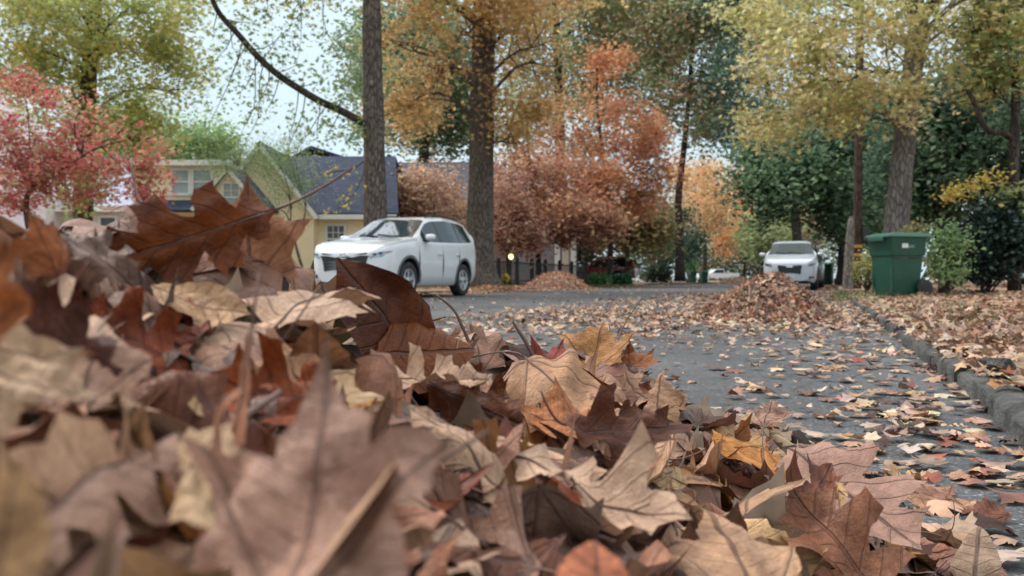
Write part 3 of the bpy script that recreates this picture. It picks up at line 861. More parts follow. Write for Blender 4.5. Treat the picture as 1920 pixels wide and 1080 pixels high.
# a few bare twigs caught in the pile
def twig(name, pts, r0, label):
    p = smooth_path(pts, 18)
    v, f = tube(p, np.linspace(r0, r0 * .55, 18), 6)
    tag(obj(name, v, f, M['stalk'], smooth=180), label, 'twig', 'bare twigs sticking out of the pile')
twig('twig', [P(885, 655, .9), P(868, 615, .9), P(850, 580, .9), P(818, 553, .9)], .0022, 'thin bent twig arching up over the street behind the pile')
twig('twig', [P(1002, 672, .80), P(985, 640, .80), P(972, 620, .80), P(961, 602, .80)], .0024, 'short straight twig leaning beside the broad light brown maple leaf')
twig('twig', [P(760, 607, .8), P(800, 603, .8), P(836, 594, .8)], .0019, 'short level twig pointing from the dark cupped leaf to the street')
twig('twig', [P(1215, 900, .72), P(1270, 880, .74), P(1285, 850, .76), P(1290, 845, .76)], .0014, 'curved thin twig over the dark hollow by the small cream leaf')
twig('twig', [P(395, 830, .30), P(460, 780, .32), P(525, 735, .35)], .0022, 'blurred straight twig lying across the black gap near the huge mauve leaf')
# ---------------------------------------------------------------- ground, street, kerbs
def strip(name, o0, o1, t0, t1, z, mat, nt=2):
    V, F = [], []
    for i in range(nt):
        t = t0 + (t1 - t0) * i / (nt - 1)
        for o in (o0, o1):
            p = S(t, o); V.append((p[0], p[1], z))
    for i in range(nt - 1): F.append((i * 2, i * 2 + 1, i * 2 + 3, i * 2 + 2))
    return tag(obj(name, V, F, mat), kind='structure')
WIDTH = 10.47
tag(obj('ground', [(-900, -900, -.12), (900, -900, -.12), (900, 900, -.12), (-900, 900, -.12)], [(0, 1, 2, 3)], M['lawn']), kind='structure')
strip('road', -WIDTH - .1, .1, -25, 150, 0.0, M['asphalt'])
strip('cross_street', -170, 170, 118, 126, 0.004, M['asphalt'])

def verge(name, o_in, o_out, sgn):
    """uneven ground behind the kerb"""
    ts = np.concatenate([np.linspace(-6, 30, 90), np.linspace(31, 116, 60), [200, 420]]); os_ = np.concatenate([np.linspace(0, 6, 22), np.linspace(7, 30, 14), [60, 140, 320]])
    V = []
    for i, t in enumerate(ts):
        for j, o in enumerate(os_):
            p = S(t, o_in + sgn * o)
            z = .075 + .05 * math.sin(t * 1.3 + o * .9) * math.sin(o * 1.7 - t * .4) * min(1, o / 1.0) + min(o, 6) * .012
            if o == 0: z = .07
            V.append((p[0], p[1], z))
    m = len(os_)
    F = [(i * m + j, i * m + j + 1, (i + 1) * m + j + 1, (i + 1) * m + j) for i in range(len(ts) - 1) for j in range(m - 1)]
    if sgn < 0: F = [f[::-1] for f in F]
    return tag(obj(name, V, F, M['lawn'], smooth=180), kind='structure')
verge('verge', .12, 6, 1)
verge('lawn', -WIDTH - .12, -20, -1)
def verge_z(t, o): return .075 + .05 * math.sin(t * 1.3 + o * .9) * math.sin(o * 1.7 - t * .4) * min(1, o / 1.0) + min(o, 6) * .012

def kerb(name, o_face, sgn, t0, t1, seg, worn):
    mb = MB()
    t = t0; i = 0
    rr = np.random.default_rng(5)
    while t < t1:
        L = rr.uniform(.8, 1.7) * seg
        if worn and t < 8: L = rr.uniform(.65, 1.25)
        gap = rr.uniform(.014, .034) if worn else .006
        n = 7 if t < 12 else 2
        prof = [(0, -.1), (0, .05), (.008, .064), (.022, .073), (.05, .076), (.09, .073), (.11, .06), (.11, -.1)]
        dz0, dz1 = (rr.normal(0, .005, 2) if worn else (0, 0)); dx0, dx1 = (rr.normal(0, .007, 2) if worn else (0, 0))
        V = []
        for k in range(n):
            f = k / (n - 1); tt = t + gap + (L - gap) * f
            for a, z in prof:
                j = rr.normal(0, .0035, 2) if (worn and z > 0 and t < 12) else (0, 0)
                edge = (-.012 if k in (0, n - 1) and z > .06 else 0)
                p = S(tt, o_face + sgn * (a + dx0 * (1 - f) + dx1 * f + j[0]))
                V.append((p[0], p[1], z + (dz0 * (1 - f) + dz1 * f + j[1] + edge if z > 0 else 0)))
        m = len(prof)
        F = [(k * m + q, k * m + (q + 1) % m, (k + 1) * m + (q + 1) % m, (k + 1) * m + q) for k in range(n - 1) for q in range(m)]
        F += [tuple(range(m))[::-1], tuple(range((n - 1) * m, n * m))]
        mb.add(V, F); t += L; i += 1
    return tag(mb.build(name, M['concrete'], smooth=50), kind='structure')
kerb('kerb', 0.0, 1, 1.0, 115, 1.0, True)
kerb('far_kerb', -WIDTH, -1, 8, 115, 2.0, False)
# the broken lump of kerb thrown up on the verge
bm = bmesh.new()
bmesh.ops.create_icosphere(bm, subdivisions=3, radius=1)
for v in bm.verts:
    k = 1 + .16 * math.sin(v.co.x * 5 + v.co.y * 3) + .10 * math.sin(v.co.z * 9 + v.co.x * 7)
    k *= 1 + random.uniform(-.09, .09)
    v.co = Vector((v.co.x * .12 * k, v.co.y * .06 * k, max(-.5, min(.55, v.co.z)) * .09 * k))
me = bpy.data.meshes.new('kerb_lump'); bm.to_mesh(me); bm.free()
o = link('broken_kerb_lump', me, M['concrete']); p = P(1868, 672, 3.0); o.location = (p[0], 3.0, .065); o.rotation_euler = (0, .1, R(55))
tag(o, 'grey broken lump of kerb half buried in leaves on the verge', 'rubble')
# a concrete apron across the far verge
V = []
for t, o_ in ((52, -WIDTH - .05), (60, -WIDTH - .05), (59, -WIDTH - 9), (53, -WIDTH - 9)):
    p = S(t, o_); V.append((p[0], p[1], .19 if o_ < -WIDTH - 1 else .125))
tag(obj('driveway', V, [(0, 1, 2, 3)], M['drive']), kind='structure')
V = []
for t, o_ in ((74, -WIDTH - .05), (88, -WIDTH - .05), (87, -WIDTH - 9), (75, -WIDTH - 9)):
    p = S(t, o_); V.append((p[0], p[1], .19 if o_ < -WIDTH - 1 else .125))
tag(obj('driveway', V, [(0, 1, 2, 3)], M['drive']), kind='structure')

# ---------------------------------------------------------------- leaf litter
def star5(k=.42, n5=5):
    """small five-pointed leaf, 10 rim points"""
    pts = [(0, 0, 0)]
    for i in range(n5 * 2):
        a = math.pi * i / n5 + math.pi / 2
        r = (.5 if i % 2 == 0 else .5 * k) * (1 if i in (0, 2, 8) else .85)
        pts.append((r * math.cos(a), r * math.sin(a), .0))
    m = n5 * 2
    return np.array(pts), np.array([(0, 1 + i, 1 + (i + 1) % m) for i in range(m)])
def oaklow():
    h = [(0, -.5), (.16, -.36), (.08, -.26), (.28, -.12), (.13, -.02), (.30, .14), (.14, .22), (.2, .36), (0, .5)]
    out = h + [(-x, y) for x, y in h[-2:0:-1]]
    pts = [(0, 0, 0)] + [(x, y, 0) for x, y in out]; m = len(out)
    return np.array(pts), np.array([(0, 1 + i, 1 + (i + 1) % m) for i in range(m)])
def ovallow():
    h = [(0, -.5), (.18, -.25), (.24, 0), (.17, .27), (0, .5)]
    out = h + [(-x, y) for x, y in h[-2:0:-1]]
    pts = [(0, 0, 0)] + [(x, y, 0) for x, y in out]; m = len(out)
    return np.array(pts), np.array([(0, 1 + i, 1 + (i + 1) % m) for i in range(m)])
TINY = [star5(.5), star5(.62), oaklow(), ovallow()]
TW = np.array([.36, .24, .28, .12])
PAL_LIT = pal('#b99a80', '#cbb69c', '#a67c66', '#8e5138', '#7a5342', '#b8875c', '#bfa47c', '#74443a', '#cbb9a0', '#a88a80', '#5c3a2c', '#c4997c')
W_LIT = np.array([14, 10, 12, 9, 10, 8, 7, 5, 6, 9, 6, 8], float); W_LIT /= W_LIT.sum()
PAL_ORANGE = pal('#c48a66', '#b97350', '#cc9a74', '#a8603f', '#d0a684', '#b98462', '#9a5a44')

def lay(x, y, z, size, tints, tilt=.3, curl=.5):
    n = len(x); pos = np.stack([x, y, z], -1)
    nn = np.stack([RNG.normal(0, tilt, n), RNG.normal(0, tilt, n), np.ones(n)], -1) * RNG.choice([1, -1], n)[:, None]
    typ = RNG.choice(len(TINY), n, p=TW); out = []
    for k in range(len(TINY)):
        s = typ == k; m = int(s.sum())
        if m: out.append(bake(TINY[k], pos[s], rot_from(nn[s], RNG.uniform(0, 6.28, m)), size[s] if np.ndim(size) else size, tints[s], RNG.normal(.2, curl, m), RNG.normal(0, curl, m)))
    return out

def to_xy(t, o):
    return .49 + t * SN + o * CS, t * CS - o * SN

road = []
def road_leaves(n, t0, t1, o0, o1, keep=None, pal_=PAL_LIT, w=W_LIT, s=(.06, .12), zz=(.004, .03)):
    t = RNG.uniform(t0, t1, n); o_ = RNG.uniform(o0, o1, n)
    if keep is not None:
        k = RNG.random(n) < keep(t, o_); t, o_ = t[k], o_[k]
    x, y = to_xy(t, o_)
    k = (y > .2) & ~((H(x, y) > .03))
    x, y = x[k], y[k]
    near = y < 5.5
    if near.any():
        xn, yn = x[near], y[near]; m_ = len(xn)
        nn = np.stack([RNG.normal(0, .1, m_), RNG.normal(0, .1, m_), np.ones(m_)], -1) * RNG.choice([1, -1], m_)[:, None]
        ty = RNG.integers(0, len(LOW), m_)
        for q in range(len(LOW)):
            g = ty == q; mq = int(g.sum())
            if mq: road.append(bake(LOW[q], np.stack([xn[g], yn[g], RNG.uniform(.008, .018, mq)], -1), rot_from(nn[g], RNG.uniform(0, 6.28, mq)), RNG.uniform(s[0] * .7, s[1] * .8, mq), pick(pal_, mq, .18, w), RNG.normal(0, .45, mq), RNG.normal(0, .45, mq)))
    x, y = x[~near], y[~near]
    road.extend(lay(x, y, RNG.uniform(*zz, len(x)), RNG.uniform(*s, len(x)), pick(pal_, len(x), .18, w), .22))
# right hand lane: thick along the gutter, thin in the lane, thick again round the second pile
road_leaves(330, .8, 5.2, -.8, .02, lambda t, o: np.clip(.35 + .8 * (o + .8), 0, 1))
road_leaves(90, 2.2, 5.2, -4.2, -.7, lambda t, o: .5 + .3 * np.sin(t * 3 + o * 5))
road_leaves(2700, 4.6, 10, -3.9, 0, lambda t, o: np.clip((t - 4.2) / 3.2, .15, 1) * np.clip((o + 4.2) / 1.6, .1, 1))
road_leaves(4200, 9, 24, -4.2, 0, lambda t, o: np.clip((o + 4.4) / 1.6, .08, 1))
road_leaves(2600, 20, 60, -3.2, 0, lambda t, o: np.clip((o + 3.4) / 1.6, .08, 1), PAL_ORANGE, None)
road_leaves(750, 4, 16, -8, -3.6, lambda t, o: np.clip(.25 + (o + 5) * .45, .13, 1))
road_leaves(500, 14, 60, -9.5, -4, None)
road_leaves(2600, 14, 34, -WIDTH, -WIDTH + 1.5, lambda t, o: np.clip((-WIDTH + 1.5 - o) / 1.2, 0, 1), PAL_ORANGE, None)
road_leaves(1800, 32, 70, -WIDTH, -WIDTH + 1.6, lambda t, o: np.clip((-WIDTH + 1.6 - o) / 1.4, 0, 1), PAL_ORANGE, None)
road_leaves(900, .8, 6, -3.2, 0, lambda t, o: np.clip(.2 + .8 * (o + 3.2) / 3.2, .1, 1), s=(.025, .06))
road_leaves(260, .6, 3.2, -.75, -.05, lambda t, o: np.clip(1.2 - t * .25, .3, 1), s=(.045, .09))
V, F, T = join_baked(road)
tag(big_mesh('road_leaf_litter', V, F, M['litter'], tint=T), 'tan and orange leaves strewn over the street', kind='stuff')

ver = []
def verge_leaves(n, t0, t1, o0, o1, base_o, sgn, pal_=PAL_LIT, w=W_LIT, s=(.06, .12), keep=None, tilt=.45, lift=.03):
    t = RNG.uniform(t0, t1, n); o_ = RNG.uniform(o0, o1, n)
    if keep is not None:
        k = RNG.random(n) < keep(t, o_); t, o_ = t[k], o_[k]
    x, y = to_xy(t, base_o + sgn * o_)
    k = y > .2; x, y, t, o_ = x[k], y[k], t[k], o_[k]
    z = np.array([verge_z(a, b) for a, b in zip(t, o_)]) + RNG.uniform(.004, lift, len(t))
    ver.extend(lay(x, y, z, RNG.uniform(*s, len(x)), pick(pal_, len(x), .2, w), tilt))
PAL_VERGE = pal('#9a735e', '#a88672', '#87604c', '#6e4636', '#b89a84', '#8c7060', '#5c3c30', '#a88058', '#c4aa92', '#7a5242')
verge_leaves(7500, 1.2, 9, .1, 5, .12, 1, PAL_VERGE, None, (.045, .095), None, .5, .05)
verge_leaves(9500, 8, 20, .1, 8, .12, 1, PAL_VERGE, None, (.055, .10), None, .45, .05)
verge_leaves(3800, 18, 46, .1, 14, .12, 1, pal('#bc9480', '#c4a088', '#ac7e6a', '#9c6e5a', '#c09c82'), None, (.08, .14))
verge_leaves(300, 2.6, 9, 0.02, .16, 0, 1, PAL_LIT, W_LIT, (.05, .1), None, .3, .03); verge_leaves(500, 9, 30, 0, .16, 0, 1, PAL_LIT, W_LIT, (.06, .1), None, .3, .03); verge_leaves(1800, 1.2, 7, .12, 2.5, .02, 1, PAL_VERGE, None, (.06, .11), None, .6, .07)
verge_leaves(6000, 14, 50, .1, 9, -WIDTH - .12, -1, PAL_ORANGE, None, (.08, .14), lambda t, o: .35 + .65 * (np.sin(t * .8 + o * .5) > -.3))
V, F, T = join_baked(ver)
tag(big_mesh('verge_leaf_litter', V, F, M['litter'], tint=T), 'thick brown and pink leaves covering the verges', kind='stuff')

def heap(label, cx, cy, rt, ro, h, n, pal_, w=None, s=(.07, .13), seed=1, lumps=.18):
    """a raked heap of leaves: a mound of core colour under thousands of leaves, in one mesh"""
    rr = np.random.default_rng(seed)
    ph = rr.uniform(0, 6.28, 6)
    def hh(a, b):
        r = np.hypot(a, b); an = np.arctan2(b, a)
        k = 1 + lumps * (np.sin(3 * an + ph[0]) * .5 + np.sin(5 * an + ph[1] + 2 * r) * .5)
        q = np.clip(1 - (r / k) ** 1.6, 0, 1)
        return h * q * (1 + lumps * .5 * np.sin(a * 5 + ph[2]) * np.sin(b * 5 + ph[3]))
    out = []
    a = rr.uniform(-1.15, 1.15, n); b = rr.uniform(-1.15, 1.15, n)
    z = hh(a, b); k = (z > .01) | (rr.random(n) < .25)
    a, b, z = a[k], b[k], z[k]
    def xy(a, b): return cx + a * rt * SN + b * ro * CS, cy + a * rt * CS - b * ro * SN
    x, y = xy(a, b)
    e = .03
    gx = (hh(a + e, b) - hh(a - e, b)) / (2 * e * rt); gy = (hh(a, b + e) - hh(a, b - e)) / (2 * e * ro)
    nn = np.stack([-(gx * SN + gy * CS), -(gx * CS - gy * SN), np.ones_like(gx)], -1) + RNG.normal(0, .42, (len(a), 3))
    pos = np.stack([x, y, z + .006 + RNG.uniform(-.02, .03, len(a))], -1)
    typ = RNG.choice(len(TINY), len(a), p=TW)
    for q in range(len(TINY)):
        s_ = typ == q; m = int(s_.sum())
        out.append(bake(TINY[q], pos[s_], rot_from(nn[s_] * RNG.choice([1, -1], m)[:, None], RNG.uniform(0, 6.28, m)), RNG.uniform(*s, m), pick(pal_, m, .22, w), RNG.normal(.2, 1.0, m), RNG.normal(0, 1.0, m)))
    V, F, T = join_baked(out)
    ga = np.linspace(-1.2, 1.2, 46)
    A, B = np.meshgrid(ga, ga); Z = hh(A, B) - .02
    X, Y = xy(A, B)
    V2 = np.stack([X, Y, Z], -1).reshape(-1, 3)
    F2 = np.array([(j * 46 + i, j * 46 + i + 1, (j + 1) * 46 + i + 1) for j in range(45) for i in range(45)] + [(j * 46 + i, (j + 1) * 46 + i + 1, (j + 1) * 46 + i) for j in range(45) for i in range(45)])
    T2 = np.tile(np.array(hexc('#5a3d30')), (len(V2), 1))
    V, F, T = join_baked([(V, F, T), (V2, F2, T2)])
    return tag(big_mesh('leaf_pile', V, F, M['litter'], tint=T), label, 'leaf pile', 'raked leaf piles along the street', 'stuff')
heap('brown leaf pile in the lane in front of the far white car', 2.72, 9.0, 1.25, .62, .42, 5200, pal('#8e6450', '#7a5342', '#a67f68', '#9c5f44', '#b99a80', '#5c3a2c', '#b07a58', '#6b4a3c'), None, (.05, .095), 3)
heap('orange leaf pile on the far kerb beyond the big grey trunk', *P(1045, 535, 33.0)[:2], 1.7, 1.25, .66, 2600, PAL_ORANGE, None, (.09, .16), 4)
heap('low orange leaf pile by the white pickup at the end of the street', *P(1385, 528, 84.0)[:2], 2.6, 2.0, .55, 900, PAL_ORANGE, None, (.15, .25), 5)
heap('low ridge of orange leaves behind the rear of the near white car', *P(925, 545, 27.0)[:2], 3.2, .55, .16, 1100, PAL_ORANGE, None, (.09, .15), 6)

# grass tufts along the verges
def blades(n, x, y, z, h, cols, name, label):
    N_ = n
    ang = RNG.uniform(0, 6.28, N_); hh = RNG.uniform(.5, 1.2, N_) * h
    dx, dy = np.cos(ang), np.sin(ang)
    w = .006
    lean = RNG.normal(0, .35, (N_, 2)) * hh[:, None]
    V = np.zeros((N_, 3, 3))
    V[:, 0] = np.stack([x - dx * w, y - dy * w, z], -1); V[:, 1] = np.stack([x + dx * w, y + dy * w, z], -1)
    V[:, 2] = np.stack([x + lean[:, 0], y + lean[:, 1], z + hh], -1)
    F = np.arange(N_ * 3).reshape(-1, 3)
    T = np.repeat(pick(cols, N_, .2), 3, 0)
    tag(big_mesh(name, V.reshape(-1, 3), F, M['foliage'], tint=T), label, kind='stuff')
gx, gy, gz = [], [], []
for n, px0, px1, d0, d1 in ((700, 1560, 1660, 11, 20), (160, 1760, 1900, 5, 9), (1500, 700, 960, 24, 30), (1800, 1080, 1190, 36, 44)):
    px = RNG.uniform(px0, px1, n); d = RNG.uniform(d0, d1, n)
    cl = np.sin(px * .21 + d * 3) > .1
    px, d = px[cl], d[cl]
    gx.append((px - 960) / FPX * d); gy.append(d); gz.append(np.full(len(d), .11))
gx, gy, gz = map(np.concatenate, (gx, gy, gz))
blades(len(gx), gx, gy, gz, .08, pal('#5f7642', '#748c50', '#4c6638'), 'grass', 'short green grass showing between the leaves')
# ---------------------------------------------------------------- trees
def B(px, py, d, rx, ry, rd=None, w=1.0):
    """crown blob seen at a pixel: centre, radii in metres"""
    k = d / FPX
    c = P(px, py, d)
    return (c, np.array([rx * k, (rd if rd is not None else (rx + ry) / 2 * k), ry * k]), w)

def quad_leaf():
    return np.array([(0, -.5, 0), (.3, -.02, .07), (0, .5, 0), (-.3, -.02, .07)], float), np.array([(0, 1, 2, 3)])
def star_leaf():
    v, f = star5(.40); return v, f
QL, SL = quad_leaf(), star_leaf()

def in_blobs(blobs, n, shell=.35):
    w = np.array([b[2] * np.prod(b[1]) ** .7 for b in blobs]); w /= w.sum()
    idx = RNG.choice(len(blobs), n, p=w)
    v = RNG.normal(0, 1, (n, 3)); v /= np.linalg.norm(v, axis=1)[:, None]
    r = RNG.uniform(shell, 1.0, n) ** (1 / 2.2)
    C = np.array([b[0] for b in blobs])[idx]; Q = np.array([b[1] for b in blobs])[idx]
    return C + v * Q * r[:, None], idx

def in_tufts(blobs, n, k=7):
    """clump centres gathered round the ends of boughs, so that the crown has masses and gaps"""
    c0, idx = in_blobs(blobs, max(6, n // k), .25)
    Q = np.array([b[1] for b in blobs])[idx]
    c = np.repeat(c0, k, 0) + RNG.normal(0, 1, (len(c0) * k, 3)) * np.repeat(Q, k, 0) * np.array([.17, .17, .11])
    return c, None

def leaves_at(cent, per, spread, size, palette, w=None, shape=None, flat=.6, cols_by_clump=True, droop=0):
    K = len(cent); n = K * per
    pos = np.repeat(cent, per, 0) + RNG.normal(0, 1, (n, 3)) * np.asarray(spread) * np.repeat(RNG.uniform(.5, 1.3, K), per)[:, None]
    pc = pick(palette, K, .16, w)
    tint = np.repeat(pc, per, 0) * .62 + pick(palette, n, .2, w) * .38
    tint = np.clip(tint * np.exp(RNG.normal(0, .14, (n, 1))), .004, .9)
    nn = RNG.normal(0, flat, (n, 3)) + np.array([0, 0, 1.0]) * RNG.choice([1, 1, -1], n)[:, None]
    return bake(shape or QL, pos, rot_from(nn, RNG.uniform(0, 6.28, n)), RNG.uniform(.7, 1.25, n) * size, tint, RNG.normal(-.2, .4, n), RNG.normal(0, .3, n))

def limb(mb, a, b, r0, r1, sag=.12, n=8, wig=.05, seg=6):
    a, b = np.asarray(a, float), np.asarray(b, float); L = np.linalg.norm(b - a)
    mid = (a + b) / 2 + np.array([0, 0, sag * L]) + RNG.normal(0, wig * L, 3)
    p = smooth_path([a, (a * .6 + mid * .4) + RNG.normal(0, wig * L * .4, 3) + [0, 0, sag * L * .3], mid, (mid * .4 + b * .6) + RNG.normal(0, wig * L * .4, 3), b], n)
    mb.tube(p, np.linspace(r0, r1, n), seg, False)
    return p

def tree(name, label, trunk_pts, r0, r1, blobs, palette, w=None, clumps=200, per=60, spread=.45, size=.12, n_limb=10, bark_='bark', group=None, flare=1.35, shape=None,
         limb_r=.4, foliage='foliage', flat=.6, extra=None, start=.35, sub=9, cat='tree', limb_from=None):
    clumps = int(clumps * 1.15); per = int(per * .85); size *= 1.38
    tp = smooth_path(trunk_pts, 24)
    h = np.linspace(0, 1, 24)
    rad = r0 + (r1 - r0) * h
    rad = rad * (1 + (flare - 1) * np.exp(-h * 24 * .55))
    rad = rad * (1 + .03 * np.sin(h * 31))
    base = tp[0].copy()
    root = empty(name, base, 0, label, cat, group)
    mb = MB()
    mb.tube(tp - base, rad, 18, True)
    lum = palette @ np.array([.3, .6, .1]); palette = np.clip((palette * .8 + lum[:, None] * .2) * 1.3, 0, .8)
    cl, idx = in_tufts(blobs, clumps)
    tips = [cl]
    if n_limb:
        tg, _ = in_blobs(blobs, n_limb, .2)
        for q in tg:
            # leave the trunk well below the tip of the limb
            zt = q[2] - .35 * np.linalg.norm((q - tp[-1])[:2]) - .5
            k = int(np.clip(np.searchsorted(tp[:, 2], zt), 24 * start, 23))
            if limb_from is not None: k = max(k, limb_from)
            rr = rad[k] * limb_r * RNG.uniform(.6, 1.1)
            p = limb(mb, tp[k] - base, q - base, rr, rr * .18)
            near = cl[np.argsort(np.linalg.norm(cl - q, axis=1))[:sub]]
            for c in near:
                j = int(RNG.integers(3, 7))
                limb(mb, p[j], c - base, rr * .38, rr * .08, .05, 6, .06, 5)
    mb.build('trunk', M[bark_], root, smooth=180)
    parts = [leaves_at(cl, per, spread, size, palette, w, shape, flat)]
    if extra:
        for bl, k_, pr, pa, sp, sz in extra:
            c2, _ = in_blobs(bl, k_, .1); parts.append(leaves_at(c2, pr, sp, sz, pa, None, shape, flat))
    V, F, T = join_baked(parts)
    big_mesh('crown', V - base, F, M[foliage], root, tint=T)
    return root

Y_OLIVE = pal('#a8a050', '#b8ac5c', '#8f8e44', '#c6b766', '#7d8446')
OR_BROWN = pal('#b88850', '#c8a45e', '#a07848', '#c8b068', '#a89656')
OR_RED = pal('#b87448', '#ac6642', '#c48850', '#a06a4a', '#bc9058')
PINK_BR = pal('#a87658', '#96644e', '#b0825c', '#8a5a4a', '#b48a58')
GREEN = pal('#5f7c48', '#728c4e', '#4f6c46', '#829858')
DEEP = pal('#2f4f40', '#3b5c50', '#284438', '#456650', '#3c5648')
BLUEGR = pal('#6c8a76', '#7f9a84', '#607c6a', '#8fa68c')
RED_T = pal('#b2404a', '#ba565c', '#a04046', '#b65c4c', '#a88456', '#9c985e')
FAR_OR = pal('#c4986c', '#bc8c5e', '#c8a462', '#cdaa80', '#b8944e')
G_TREE = 'trees along the street'

# the tall sweetgum behind the near white car, with its one long low branch
tp = [P(706, 545, 22), P(704, 420, 22), P(701, 250, 22), P(698, 100, 22), P(696, -60, 22), P(690, -420, 22)]
t = tree('sweetgum_tree', 'tall straight grey trunk behind the near white car with one long low branch', tp, .32, .20, [B(690, -250, 22, 330, 170, 4), B(560, -150, 21, 260, 120, 3), B(850, -200, 23, 220, 160, 3)],
         Y_OLIVE, None, 150, 60, .5, .15, 9, 'bark', G_TREE, 1.55, SL, start=.72)
base = np.array(t.location)
mb = MB()
br = smooth_path([P(694, 243, 22), P(676, 228, 21.8), P(640, 208, 21.6), P(600, 190, 21.4), P(560, 166, 21.2), P(525, 143, 21), P(495, 118, 20.8), P(470, 92, 20.6), P(448, 66, 20.4), P(425, 42, 20.2), P(408, 20, 20), P(396, -10, 19.8), P(380, -80, 19.4), P(350, -180, 19)], 40)
mb.tube(br - base, np.linspace(.105, .05, 40), 9)
tw_c = []
def twiglet(a, px, py, d, r=.014, leaves=True, n=4, spread=30):
    b = P(px, py, d)
    p = limb(mb, np.asarray(a) - base, b - base, r, .003, -.12, 9, .05, 5)
    for f in RNG.uniform(.2, 1, n * 2): tw_c.append(p[int(f * 8)] + base + RNG.normal(0, .2, 3))
    tw_c.append(b)
for i, (px, py) in ((9, (590, 262)), (12, (545, 250)), (13, (610, 150)), (16, (560, 100)), (17, (470, 235)), (19, (450, 190)), (19, (520, 60)), (20, (455, 260)), (22, (420, 160)), (21, (560, 30)), (25, (405, 120)), (7, (640, 150)), (6, (620, 255)), (28, (470, 40)), (30, (395, 70)),
                    (15, (500, 215)), (11, (520, 300)), (18, (440, 300)), (23, (390, 230)), (4, (668, 262)), (8, (560, 290)), (26, (440, 110))):
    twiglet(br[i], px + RNG.normal(0, 6), py + RNG.normal(0, 6), 21 + RNG.normal(0, .5), .016, n=7)
# thin twigs hanging from branches above the frame
for (ax, ay), (px, py) in (((610, -60), (603, 70)), ((560, -60), (555, 120)), ((580, -50), (540, 60)), ((505, -50), (500, 45)), ((530, -40), (585, 35)), ((640, -60), (640, 20)), ((460, -40), (480, 20)), ((575, -60), (548, 90))):
    twiglet(P(ax, ay, 20.5), px, py, 20.5, .012, n=7)
for (ax, ay), (px, py) in (((604, 0), (612, 62)), ((612, 62), (602, 76)), ((612, 62), (638, 96))):
    limb(mb, P(ax, ay, 20.4) - base, P(px, py, 20.4) - base, .010, .004, 0, 6, .04, 4)
# the yellow spray lower down, by the dark roof
for px, py in ((600, 335), (620, 350), (645, 340), (660, 325), (640, 372), (665, 385), (615, 315), (655, 405), (675, 340), (628, 392), (672, 365)):
    pass
sp = smooth_path([P(684, 300, 22), P(660, 318, 21.6), P(625, 322, 21.4), P(598, 330, 21.2)], 14); mb.tube(sp - base, np.linspace(.02, .005, 14), 5)
s2 = smooth_path([P(684, 318, 22), P(672, 350, 21.7), P(650, 380, 21.5), P(615, 402, 21.3)], 14); mb.tube(s2 - base, np.linspace(.016, .004, 14), 5)
mb.build('branch', M['bark_dark'], t, smooth=180)
V, F, T = join_baked([leaves_at(np.array(tw_c), 3, .14, .15, pal('#7d9458', '#8a9a5c', '#6c8450', '#a8a65c', '#77905c'), None, SL, .9),
                      leaves_at(np.concatenate([sp[4:], s2[3:], s2[5:] + [0, 0, .1]]), 2, .13, .13, pal('#d8c05c', '#cfae4a', '#dcc870', '#c8b85a'), None, SL, .9)])
big_mesh('branch_leaves', V - base, F, M['foliage'], t, tint=T)
mb = MB()
mb.lathe([(.0, -.02), (.09, -.02), (.075, .045), (.03, .06), (0, .055)], 12, 'y')
kn = mb.build('knot', M['bark_pale'], t, smooth=180); kn.location = Vector(P(697, 157, 21.72)) - Vector(base); kn.rotation_euler = (R(180), 0, 0)

# the thick trunk right of the car, crown hung with orange brown leaves
tp = [P(899, 542, 28.5), P(899, 470, 28.5), P(902, 340, 28.4), P(904, 180, 28.3), P(908, 40, 28.2), P(914, -200, 28), P(918, -480, 28)]
tree('oak_tree', 'thick grey trunk just beyond the rear of the near white car under orange brown leaves', tp, .47, .33,
     [B(795, 90, 27.5, 75, 110, 2.2), B(905, 60, 26.8, 45, 60, .6, 1.2), B(900, 135, 27, 30, 30, .4, 1.2), B(1000, 120, 27.5, 80, 130, 2), B(770, 205, 28.5, 60, 45, 2), B(1010, -60, 27, 180, 110, 3), B(800, -80, 27, 190, 110, 3), B(985, 240, 28, 50, 40, 1.5)],
     OR_BROWN, None, 430, 42, .42, .15, 20, 'bark', G_TREE, 1.85, SL, start=.4, limb_r=.22)
# hazy green tree standing behind both trunks
tree('hickory_tree', 'hazy green tree standing behind the two big grey trunks', [P(790, 530, 50), P(795, 300, 50), P(800, 100, 50), P(800, -20, 50)], .4, .12,
     [B(760, 200, 50, 110, 75, 5), B(700, 70, 50, 60, 55, 3), B(830, 90, 52, 90, 120, 5), B(850, 245, 50, 70, 40, 3), B(690, 130, 50, 35, 40, 2)], pal('#647f5a', '#7b8f62', '#58745a', '#8f9460'), None, 420, 46, .75, .24, 12, 'bark_dark', G_TREE, start=.45)

